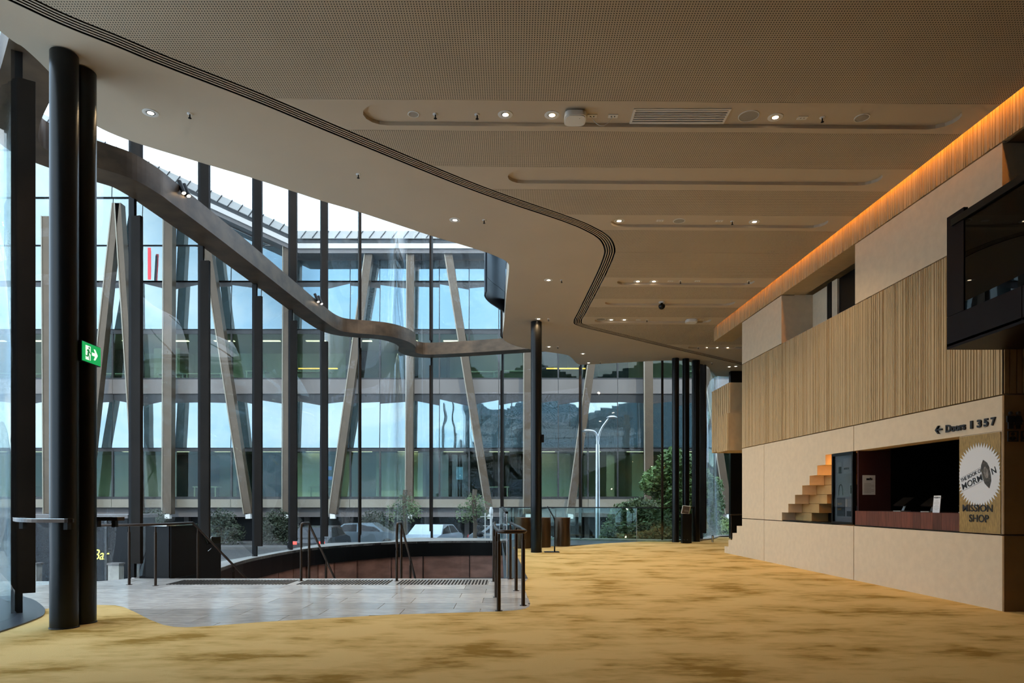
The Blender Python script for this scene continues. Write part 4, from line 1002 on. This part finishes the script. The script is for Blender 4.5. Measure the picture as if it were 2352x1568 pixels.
struct(MB().box(-90, 90, 26.3, 29, GZ, GZ + .12).build('ground_kerb', E_['paving']))
YB_ = 42.0
bx = lambda px, y=YB_: (px - CX)/F*y
bz = lambda py, y=YB_: CAMH + (HY - py)/F*y
bl = empty('office_building', (0, YB_, GZ), 'long glass fronted building with bronze slanting struts across the street', 'building')
def bpart(mb, name, m): return mb.build(name, m, bl)
cols = [395 + 68.25*k for k in range(-13, 26)]
X0, X1 = bx(cols[0]), bx(cols[-1])
fill_m = mat('room_fill_light', (1, .95, .8), .4, emit=(1, .9, .68), estr=2.2)
# glass rows: (top row px, bottom row px, kind)
rows = [(565, 645, 's'), (646, 756, 's'), (762, 868, 'g'), (906, 1028, 's'), (1032, 1141, 'g')]
tilt = math.tan(math.radians(3.0))
for (t, b, kind) in rows:
    z1, z0 = bz(t), bz(b)
    for a, c_ in zip(cols[:-1], cols[1:]):
        xa, xb = bx(a) + .025, bx(c_) - .025
        if kind == 's':
            w = tilt*(z1-z0)*.5; j = random.uniform(-.012, .012)
            mb = MB().add([(xa, YB_ - w - j, z0), (xb, YB_ - w + j, z0), (xb, YB_ + w + j, z1), (xa, YB_ + w - j, z1), (xa, YB_ - w + .05, z0), (xb, YB_ - w + .05, z0), (xb, YB_ + w + .05, z1), (xa, YB_ + w + .05, z1)],
                [(0, 1, 2, 3), (7, 6, 5, 4), (0, 4, 5, 1), (1, 5, 6, 2), (2, 6, 7, 3), (3, 7, 4, 0)])
            bpart(mb, 'mirror_pane', E_['sky'])
        else:
            bpart(MB().box(xa, xb, YB_ + .02, YB_ + .05, z0, z1), 'window_pane', E_['green'])
    if kind == 'g':
        for c_ in cols: bpart(MB().box(bx(c_)-.05, bx(c_)+.05, YB_ - .02, YB_ + .16, z0, z1), 'window_mullion', E_['frame'])
        bpart(MB().box(X0, X1, YB_, YB_ + .1, z1 - .12, z1 + .14), 'window_head', E_['frame'])
        bpart(MB().box(X0, X1, YB_, YB_ + .1, z0 - .1, z0 + .02), 'window_foot', E_['frame'])
        # rooms behind: slab, ceiling, rear wall, partitions
        bpart(MB().box(X0, X1, YB_ + .2, YB_ + 7, z0 - .25, z0 - .05), 'floor_plate', E_['slabc'])
        bpart(MB().box(X0, X1, YB_ + .2, YB_ + 7, z1 + .1, z1 + .3), 'ceiling_plate', E_['slabc'])
        bpart(MB().box(X0, X1, YB_ + 6.6, YB_ + 6.8, z0, z1 + .1), 'room_wall', E_['inner'])
        for k in range(24):
            xl = X0 + 1.2 + k*3.0
            if xl + 1.3 < X1: bpart(MB().box(xl, xl + 1.3, YB_ + 2.6, YB_ + 2.85, z1 + .06, z1 + .1), 'fill_strip', fill_m)  # glowing strips added to brighten the rooms
        rr = random.Random(int(t)); x = X0
        while x < X1:
            w = rr.uniform(1.2, 3.2); q = rr.random()
            if q < .42: bpart(MB().box(x, x + w, YB_ + rr.uniform(2.5, 5.5), YB_ + 6.5, z0 - .05, z1), 'partition', E_['dark'] if q < .22 else E_['inner'])
            elif q < .62:
                y_ = YB_ + rr.uniform(1.0, 2.2)
                bpart(MB().box(x, x + w*.8, y_, y_ + .7, z0 + .62, z0 + .68).box(x + .1, x + .16, y_, y_ + .06, z0 - .05, z0 + .62).box(x + w*.8 - .16, x + w*.8 - .1, y_, y_ + .06, z0 - .05, z0 + .62), 'desk', E_['slabc'])
            elif q < .72: bpart(MB().box(x, x + .5, YB_ + .35, YB_ + .4, z0, z1), 'blind', E_['edge'])
            x += w*.8
    else:
        for c_ in cols: bpart(MB().box(bx(c_)-.024, bx(c_)+.024, YB_ + .03, YB_ + .12, z0, z1), 'joint', E_['frame'])
        bpart(MB().box(X0, X1, YB_ + .06, YB_ + .14, z0 - .06, z1 + .06), 'backing', E_['frame'])
for a, c_ in zip(cols[:-1], cols[1:]):
    bpart(MB().box(bx(a) + .012, bx(c_) - .012, YB_ - .02, YB_ + .1, bz(904), bz(871)), 'spandrel_panel', E_['spandrel'])
bpart(MB().box(X0, X1, YB_ + .07, YB_ + .2, bz(906), bz(868)), 'spandrel_back', E_['frame'])
# pale ledge of separate panels and the soffit under it
lc = [395 + 136.5*k for k in range(-7, 14)]
for a, c_ in zip(lc[:-1], lc[1:]): bpart(MB().box(bx(a) + .012, bx(c_) - .012, YB_ - .12, YB_ + .2, bz(1165), bz(1146)), 'ledge_panel', E_['edge'])
bpart(MB().box(X0, X1, YB_ - .05, YB_ + .3, bz(1147), bz(1141)), 'ledge_gap', E_['frame'])
bpart(MB().box(X0, X1, YB_ + .25, YB_ + 3.0, bz(1187), bz(1165)), 'soffit', E_['soffit'])
bpart(MB().box(X0, X1, YB_ + 2.6, YB_ + 2.9, GZ, bz(1180)), 'shopfront', E_['dark'])
for k in range(24): bpart(MB().box(X0 + k*2.6, X0 + k*2.6 + .3, YB_ + 2.3, YB_ + 2.6, GZ, bz(1187)), 'shopfront_post', E_['soffit'])
bpart(MB().box(X0, X1, YB_ + 7, YB_ + 7.3, GZ, bz(575)), 'rear_wall', E_['dark'])
# struts: (top px, top row, bottom px)
for (xt, yt, xb_, w) in ((272, 470, 196, 17), (276, 470, 322, 15), (391, 500, 388, 22), (112, 500, 116, 20), (478, 560, 573, 19), (664, 560, 662, 22), (852, 566, 766, 19), (945, 566, 941, 18), (1028, 566, 1126, 19), (1214, 566, 1213, 22), (1396, 566, 1310, 19), (1487, 566, 1490, 22), (1580, 566, 1672, 19)):
    ys_ = YB_ - .8
    a = Vector((bx(xt, ys_), ys_, bz(yt, ys_))); b = Vector((bx(xb_, ys_), ys_, bz(1180, ys_)))
    so_ = bpart(MB().bar(a, b, w*.86/F*ys_, .5, up=(0, -1, 0)), 'strut', E_['strut'])
    MB().bar(a + Vector((-.26*w/20, -.27, 0)), b + Vector((-.26*w/20, -.27, 0)), .06, .05, up=(0, -1, 0)).build('strut_edge', E_['edge'], so_)
    e_ = b + Vector((0, -.1, -.12))
    MB().obox(e_, (1, 0, 0), (0, 1, 0), (0, 0, 1), .15, .15, .16).build('strut_shoe', M_['white'], so_)
zl_ = lambda x: bz(574, YB_ - 1.4) + max(0, (bx(684) - x))*(165/359)
# roof: the eave is level on the right and climbs towards the left
ELINE = [(1600, 530), (684, 530), (325, 365), (0, 216), (-300, 78)]          # upper eave edge, photo columns/rows at the facade plane
YE_ = YB_ - 1.4
def eaves(dz0, dz1, y0, y1):
    pts = [(bx(px, YE_), bz(py, YE_)) for px, py in ELINE]
    mb = MB(); n = len(pts)
    vs = [(x, y, z + dz) for (x, z) in pts for (y, dz) in ((y0, dz0), (y1, dz0), (y1, dz1), (y0, dz1))]
    fs = [(i*4+k, i*4+(k+1) % 4, (i+1)*4+(k+1) % 4, (i+1)*4+k) for i in range(n-1) for k in range(4)]
    fs += [(0, 1, 2, 3), tuple(range(4*n-4, 4*n))]
    return mb.add(vs, fs)
bpart(eaves(-.45, 0, YE_, YE_ + .1), 'zinc_edge', E_['roof'])
bpart(eaves(-.68, -.47, YE_ + .12, YE_ + .3), 'gutter', E_['frame'])
bpart(eaves(-1.0, -.70, YE_ + .1, YE_ + .2), 'eave_board', mat('pale_eave', (.60, .56, .52), .6))
bpart(eaves(-1.25, -1.0, YE_ + .2, YB_ + .3), 'roof_soffit', E_['soffit'])
bpart(eaves(-.25, -.1, YE_ + .3, YB_ + 8), 'roof_deck', E_['roof'])
for (p, q) in zip(ELINE[:-1], ELINE[1:]):
    n_ = max(1, int(math.hypot(q[0]-p[0], q[1]-p[1])/26))
    for k in range(n_):
        if p[0] > 1200 and k < n_*.42: continue
        t = (k+.5)/n_; px, py = p[0]+(q[0]-p[0])*t, p[1]+(q[1]-p[1])*t
        bpart(MB().bar((bx(px, YE_) - .16, YE_ - .02, bz(py, YE_) - .43), (bx(px, YE_) + .16, YE_ - .02, bz(py, YE_) - .02), .04, .05, up=(0, -1, 0)), 'roof_seam', E_['frame'])
bpart(MB().plate([(X0, bz(566)), (bx(684), bz(566)), (bx(684), zl_(bx(684))), (X0, zl_(X0))], (), YB_ + .6, YB_ + .8, mp=lambda u, v, d: (u, d, v)), 'backing', E_['frame'])
# upper facade panes below the climbing eave
zl = lambda x: (bz(574, YE_) if x > bx(684) else bz(574, YE_) + (bx(684) - x)*(165/359))
for (t, b) in ((455, 563), (345, 453), (235, 343)):
    for a, c_ in zip(cols[:-1], cols[1:]):
        if a > 700: continue
        poly = [(bx(a) + .025, bz(b)), (bx(c_) - .025, bz(b)), (bx(c_) - .025, bz(t)), (bx(a) + .025, bz(t))]
        poly = clip_half(poly, lambda q: zl(q[0]) - q[1])
        if len(poly) < 3 or abs(area2(poly)) < .05: continue
        zm = bz((t+b)/2)
        bpart(MB().plate(poly, (), 0, .05, mp=lambda u, v, d: (u, YB_ + (v - zm)*tilt + d, v)), 'mirror_pane', E_['sky'])
bpart(MB().box(bx(684), X1, YB_ - .05, YB_ + .3, bz(598), bz(560)), 'fascia', E_['soffit'])
# coloured signs on the building; the red strip imitates a reflection
rs_ = empty('red_reflection_strip', (bx(351.5), YB_ - .3, bz(648)), 'slim red vertical strip standing in for a mirrored red sign on the facade opposite', 'sign')
MB().box(bx(348.5), bx(354.5), YB_ - .46, YB_ - .4, bz(647), bz(575)).build('red_strip', mat('red_reflection', (.8, .02, .03), .4, emit=(1, .05, .06), estr=.9), rs_)
MB().box(bx(350), bx(353), YB_ - .4, YB_ - .3, bz(640), bz(580)).build('bracket', E_['frame'], rs_)
def screen(px0, px1, py0, py1, label, col):
    y = YB_ + .7
    e = empty('wall_screen', (bx((px0+px1)/2, y), y, bz(py1, y)), label, 'screen')
    MB().box(bx(px0, y), bx(px1, y), y, y + .06, bz(py1, y), bz(py0, y)).build('casing', E_['dark'], e)
    MB().box(bx(px0+1, y), bx(px1-1, y), y - .012, y, bz(py1-1, y), bz(py0+1, y)).build('picture', mat('screen_picture', col, .4, emit=col, estr=.5, var=.8, vscale=3), e)
screen(1047, 1064, 1071, 1102, 'upright blue and green poster screen inside the building opposite', (.10, .22, .40))
screen(752, 763, 1070, 1080, 'upper small blue sign inside the building opposite', (.03, .1, .42))
screen(751, 764, 1093, 1103, 'lower small blue sign inside the building opposite', (.03, .1, .42))
screen(1326, 1331, 1072, 1098, 'narrow blue screen beside the slanting strut opposite', (.02, .14, .4))
for px, lab in ((700, 'long amber light line, left, on the upper floor opposite'), (1270, 'long amber light line, right, on the upper floor opposite')):
    y = YB_ + 1.5; e = empty('linear_light', (bx(px, y), y, bz(846, y)), lab, 'lamp')
    MB().box(bx(px-15, y), bx(px+75, y), y, y + .1, bz(847, y), bz(844.5, y)).build('tube', mat('amber_line', (.9, .5, .1), .4, emit=(1, .55, .12), estr=1.5), e)
    MB().box(bx(px-15, y), bx(px+75, y), y, y + .1, bz(844.5, y), bz(843.5, y)).build('housing', E_['frame'], e)
# bar kiosk added as a dark block imitating dim pub reflections
YK = 20.0
bs = empty('bar_backdrop', (bx(190, YK), YK, GZ), 'added dark kiosk with yellow handwritten Bar sign', 'backdrop')
MB().box(bx(20, YK), bx(291, YK), YK + .05, YK + 1.6, GZ, bz(1190, YK)).build('dark_block', E_['dark'], bs)
MB().box(bx(16, YK), bx(294, YK), YK - .02, YK + 1.7, bz(1190, YK), bz(1182, YK)).build('roof', E_['soffit'], bs)
for px in (72, 150, 240): MB().box(bx(px, YK), bx(px, YK) + .06, YK, YK + .05, GZ, bz(1190, YK)).build('window_bar', E_['frame'], bs)
Mx = Matrix(((1, 0, .0, 0), (0, 0, -1, 0), (0, 1, 0, 0), (0, 0, 0, 1))); sh = Matrix.Identity(4); sh[0][1] = .22
Mx = Matrix.Translation((bx(214, YK), YK + .02, bz(1285, YK))) @ Mx @ sh
text('lettering', 'Bar', .4, Mx, mat('yellow_neon', (.6, .55, .1), .4, emit=(.9, .85, .2), estr=.7), bs, depth=.02, bold=-.001, fit=(.42, .30))
for i, (a, b) in enumerate(((75, 83), (248, 273), (302, 309))):
    yp = 19.3
    bp_ = empty('street_pillar', (bx((a+b)/2, yp), yp, GZ), ['pale street pillar seen left of the black columns', 'broad pale street pillar below the Bar sign', 'narrow pale street pillar behind the handrail post'][i], 'pillar')
    MB().box(bx(a, yp), bx(b, yp), yp, yp + .25, GZ, bz(1297, yp)).build('shaft', M_['ledge'], bp_)
    MB().box(bx(a, yp) - .02, bx(b, yp) + .02, yp - .03, yp + .28, bz(1297, yp), bz(1293, yp)).build('cap', E_['soffit'], bp_)
# street lamp with two arms
lp = empty('street_lamp', (bx(1372, 30), 30, GZ), 'silver street lamp post with one short and one long arm', 'street lamp')
x = bx(1372.5, 30); zf = lambda py: bz(py, 30)
st_m = mat('galvanised_steel', (.62, .64, .66), .3, .85)
MB().tube([(x, 30, GZ), (x, 30, zf(1080)), (x, 30, zf(1020))], [.11, .095, .085], 16).build('post', st_m, lp)
MB().tube(catmull([(x, 30, zf(1025)), (x - .02, 30, zf(1003)), (x - .14, 30, zf(992)), (x - .4, 30, zf(989)), (x - .58, 30, zf(990))], 6), .06, 12).build('short_arm', st_m, lp)
MB().tube(catmull([(x, 30, zf(1025)), (x + .06, 30, zf(1000)), (x + .2, 30, zf(982)), (x + .42, 30, zf(966)), (x + .5, 30, zf(961))], 6), .05, 12).build('long_arm', st_m, lp)
MB().lathe([(.0, .09), (.12, .08), (.24, .02), (.24, 0), (.2, -.03), (0, -.04)], (x + .63, 30, zf(959)), 20).build('lamp_head', st_m, lp)
MB().obox((x - .62, 30, zf(990)), (1, 0, 0), (0, 1, 0), (0, 0, 1), .06, .08, .035).build('short_arm_end', st_m, lp)
MB().lathe([(.2, 0), (.2, .05), (.13, .08), (.12, .5)], (x, 30, GZ), 16).build('base', st_m, lp)
# traffic signal seen from behind
tl = empty('traffic_signal', (bx(1127, 30), 30, GZ), 'white traffic signal pole with dark signal head seen from behind', 'traffic light')
x = bx(1128, 30)
MB().tube([(x, 30, GZ), (x, 30, zf(1178))], .055, 12).build('pole', M_['white'], tl)
MB().lathe([(.085, 0), (.085, .2), (.06, .23), (.06, .3), (0, .31)], (x, 30, zf(1180)), 14).build('pole_cap', M_['white'], tl)
xs = bx(1103, 30)
for k in range(3): MB().lathe([(.05, 0), (.15, .04), (.16, .2), (.05, .24)], (xs, 30, zf(1233) + k*.3), 14).build('lamp_hood', E_['dark'], tl)
MB().tube([(xs + .22, 29.9, zf(1236)), (xs + .22, 29.9, zf(1178))], .022, 8).build('backing_rail', M_['white'], tl)
for k in range(3): MB().bar((xs, 29.95, zf(1228) + k*.4), (xs + .5, 29.95, zf(1228) + k*.4), .03, .03).build('bracket', M_['white'], tl)
# cars
def car(x, y, rz, col, label, lights=None):
    e = empty('car', (x, y, GZ), label, 'car', rz=rz)
    pm = mat('car_paint', col, .25, .3)
    prof = [(-2.15, .35), (-2.15, .78), (-1.95, .92), (-1.5, .98), (-.95, 1.4), (.55, 1.44), (1.2, .98), (2.0, .85), (2.2, .62), (2.2, .35)]
    MB().plate(prof, (), -.86, .86, mp=lambda a, b, d: (a, d*(1 if b < 1.0 else .84), b)).build('body', pm, e, rel=True)
    MB().plate([(-1.38, 1.0), (-.9, 1.36), (-.25, 1.38), (-.25, 1.0)], (), -.865, .865, mp=lambda a, b, d: (a, d*(1 if b < 1.01 else .85), b)).build('rear_window', E_['dark'], e, rel=True)
    MB().plate([(-.17, 1.0), (-.17, 1.38), (.5, 1.37), (1.02, 1.0)], (), -.865, .865, mp=lambda a, b, d: (a, d*(1 if b < 1.01 else .85), b)).build('front_window', E_['dark'], e, rel=True)
    for sx_ in (-1.35, 1.35):
        for sy in (-.78, .78):
            w = MB().lathe([(.0, -.1), (.3, -.1), (.33, -.06), (.33, .06), (.3, .1), (0, .1)], (0, 0, 0), 18).build('wheel', E_['dark'], e, rel=True)
            w.rotation_euler = (PI/2, 0, 0); w.location = (sx_, sy, .33)
    for sy in (-.6, .6):
        MB().obox((-2.16, sy, .78), (0, 1, 0), (1, 0, 0), (0, 0, 1), .14, .02, .06).build('tail_light', mat('tail_red', (.5, .01, .01), .4, emit=(1, .03, .02), estr=lights or .05), e, rel=True)
        MB().obox((2.19, sy, .68), (0, 1, 0), (1, 0, 0), (0, 0, 1), .16, .02, .07).build('head_light', M_['white'], e, rel=True)
    return e
car(bx(995, 34), 34, PI/2 + 2.9, (.42, .50, .56), 'pale silver blue car parked left of the brown tree trunk')
car(bx(1172, 35), 35, .05, (.34, .40, .44), 'silver car at the kerb behind the glass balustrade')
car(bx(838, 36.4), 36.4, .0, (.10, .13, .15), 'dark grey car passing behind the centre mullions', None)
car(bx(738, 31.5), 31.5, PI/2, (.03, .03, .035), 'dark car with lit red tail lights at the left', 6)
# ------------------------------------------------------------------ greenery
leaf_m = [mat('leaf_green', (.17, .29, .08), .6, var=.6, vscale=1.3, rnd=0), mat('leaf_pale', (.26, .38, .12), .6, var=.6, vscale=1.5), mat('leaf_dark', (.12, .18, .07), .65, var=.5, vscale=1.2)]
bark = mat('bark', (.12, .09, .06), .9, var=.4, vscale=6, stretch=(1, 1, .3))
hedge_m = mat('hedge_leaf', (.03, .045, .02), .7, var=.5, vscale=1.2)
def leaves(blobs, n, size, seed, bias=None):
    r = random.Random(seed); vs = []; fs = []
    tot = sum(b[3]*b[3] for b in blobs)
    for (cx, cy, cz, rad) in blobs:
        for _ in range(int(n*rad*rad/tot)):
            d = Vector((r.gauss(0, 1), r.gauss(0, 1), r.gauss(0, 1))).normalized()
            p = Vector((cx, cy, cz)) + d*rad*(r.random()**.35)*Vector((1, 1, .9)).length/1.68
            a = Vector((r.gauss(0, 1), r.gauss(0, 1), r.gauss(0, .6))).normalized(); b = a.orthogonal().normalized()
            b = (b + a.cross(b)*r.uniform(-1, 1)).normalized()
            s = size*r.uniform(.6, 1.3); k = len(vs)
            vs += [p - a*s, p + b*s*.42 , p + a*s, p - b*s*.42]; fs.append((k, k+1, k+2, k+3))
    mb = MB(); mb.add(vs, fs); return mb
def tree(name, label, x, y, trunk_h, blobs, n, size, seed, m, tr=.13):
    e = empty(name, (x, y, GZ), label, 'tree' if trunk_h else 'shrub')
    if trunk_h:
        MB().tube(catmull([(x, y, GZ), (x + .05, y, GZ + trunk_h*.5), (x - .04, y + .05, GZ + trunk_h)], 4), [tr]*3 + [tr*.9]*3 + [tr*.7]*3, 10).build('trunk', bark, e)
    rr = random.Random(seed + 1)
    for b in blobs[:6]:
        MB().tube([(x, y, GZ + max(.05, trunk_h*rr.uniform(.35, .8))), ((x+b[0])/2, (y+b[1])/2, (GZ + trunk_h*.7 + b[2])/2 + .15), (b[0], b[1], b[2])], [tr*.4 if trunk_h else .025, .03, .012], 6).build('branch', bark, e)
    o = leaves(blobs, n, size, seed).build('foliage', m, e, fix=False); o['kind'] = 'stuff'
    return e
def blob_list(lst, y): return [((px - CX)/F*y, y + dy, CAMH + (HY - py)/F*y, r*1.3) for px, py, r, dy in lst]
Y1 = 28.2
tree('street_tree', 'tall leafy tree behind the twin black columns', bx(1567, Y1), Y1, 3.0, blob_list([(1545, 1062, .5, 0), (1560, 1085, .75, .2), (1575, 1110, .8, -.1), (1510, 1105, .5, .1), (1495, 1115, .35, 0), (1530, 1125, .55, .2), (1600, 1110, .6, .1), (1620, 1130, .6, 0), (1565, 1145, .8, 0), (1622, 1160, .6, .1), (1600, 1190, .7, .2), (1545, 1190, .6, 0), (1622, 1205, .5, .1)], Y1), 20000, .10, 11, leaf_m[0])
Y2 = 26.9
tree('street_shrub', 'large rounded shrub outside the rear glazing', bx(1450, Y2), Y2, 0, blob_list([(1455, 1180, .5, 0), (1475, 1185, .6, .1), (1440, 1200, .65, 0), (1470, 1215, .8, .1), (1425, 1225, .6, 0), (1500, 1215, .7, .1), (1450, 1240, .9, 0), (1405, 1240, .4, 0), (1510, 1245, .7, .1), (1485, 1175, .4, .2)], Y2), 17000, .08, 12, leaf_m[2])
tree('street_shrub', 'low light green shrub right of the tree', bx(1660, 30.4), 30.4, 0, blob_list([(1655, 1215, .45, 0), (1672, 1222, .5, 0), (1640, 1225, .45, .1), (1660, 1238, .6, 0), (1685, 1232, .5, .1), (1628, 1240, .4, 0)], 30.4), 6000, .07, 13, leaf_m[1])
for i, (px, lab) in enumerate(((348, 'dark hedge bush across the street behind the handrail'), (510, 'dark hedge bush across the street right of the dark balustrade'), (640, 'dark hedge bush between the left mullions'), (860, 'dark olive bush beyond the centre mullions'))):
    tree('street_bush', lab, bx(px, 39), 39, 0, [(bx(px + dx, 39), 39 + random.uniform(-.3, .3), GZ + h, r) for dx, h, r in ((-30, .7, .7), (-10, .9, .8), (12, .8, .8), (30, .7, .7), (0, 1.6, .6), (-18, 1.5, .5), (18, 1.5, .5))], 2600, .09, 30 + i, hedge_m)
for i, (px, y, lab) in enumerate(((1090, 33, 'brown tree trunk between the cars'), (930, 34.5, 'slim tree trunk left of the bent glass'))):
    e = empty('street_tree', (bx(px, y), y, GZ), lab, 'tree')
    MB().tube(catmull([(bx(px, y), y, GZ), (bx(px, y)+.04, y, .2), (bx(px, y) - .03, y, 1.2), (bx(px, y) + .02, y, 1.9)], 4), .11, 10).build('trunk', bark, e)
    o = leaves([(bx(px, y) + dx, y + .1, .55 + dz, .5) for dx, dz in ((-.5, .2), (.4, .3), (0, .7), (.1, .1))], 900, .07, 50 + i).build('foliage', leaf_m[2], e, fix=False); o['kind'] = 'stuff'
# rooftop volume of this building, mirrored in the facade opposite
rt = empty('wall_rooftop', kind='structure'); tag(rt, 'dark teal curved rooftop volume of the foyer building')
teal = mat('teal_cladding', (.03, .055, .065), .85, spec=.1, rnd=.3)
pr = catmull([(-4, 2), (-4.6, 6.5), (-3.8, 9), (-2.0, 9.6), (1, 9.5), (4, 8.6), (7, 9.6), (10, 9.0), (16, 9.5), (23, 8), (34, 8)], 5)
for i in range(0, len(pr)-1):
    seg = [pr[i], pr[i+1]]
    MB().sweep(seg, [(0, 10.8), (0, 15.6 + .9*math.sin(i*.35)), (-.3, 15.6 + .9*math.sin(i*.35)), (-.3, 10.8)]).build('cladding_panel', teal, rt)
MB().box(10.7, 34, -6, 7.6, GZ, 14.5).build('side_wing', teal, rt)
MB().box(-3.5, 10.6, -6, 8.3, 10.8, 14.5).build('core', teal, rt)
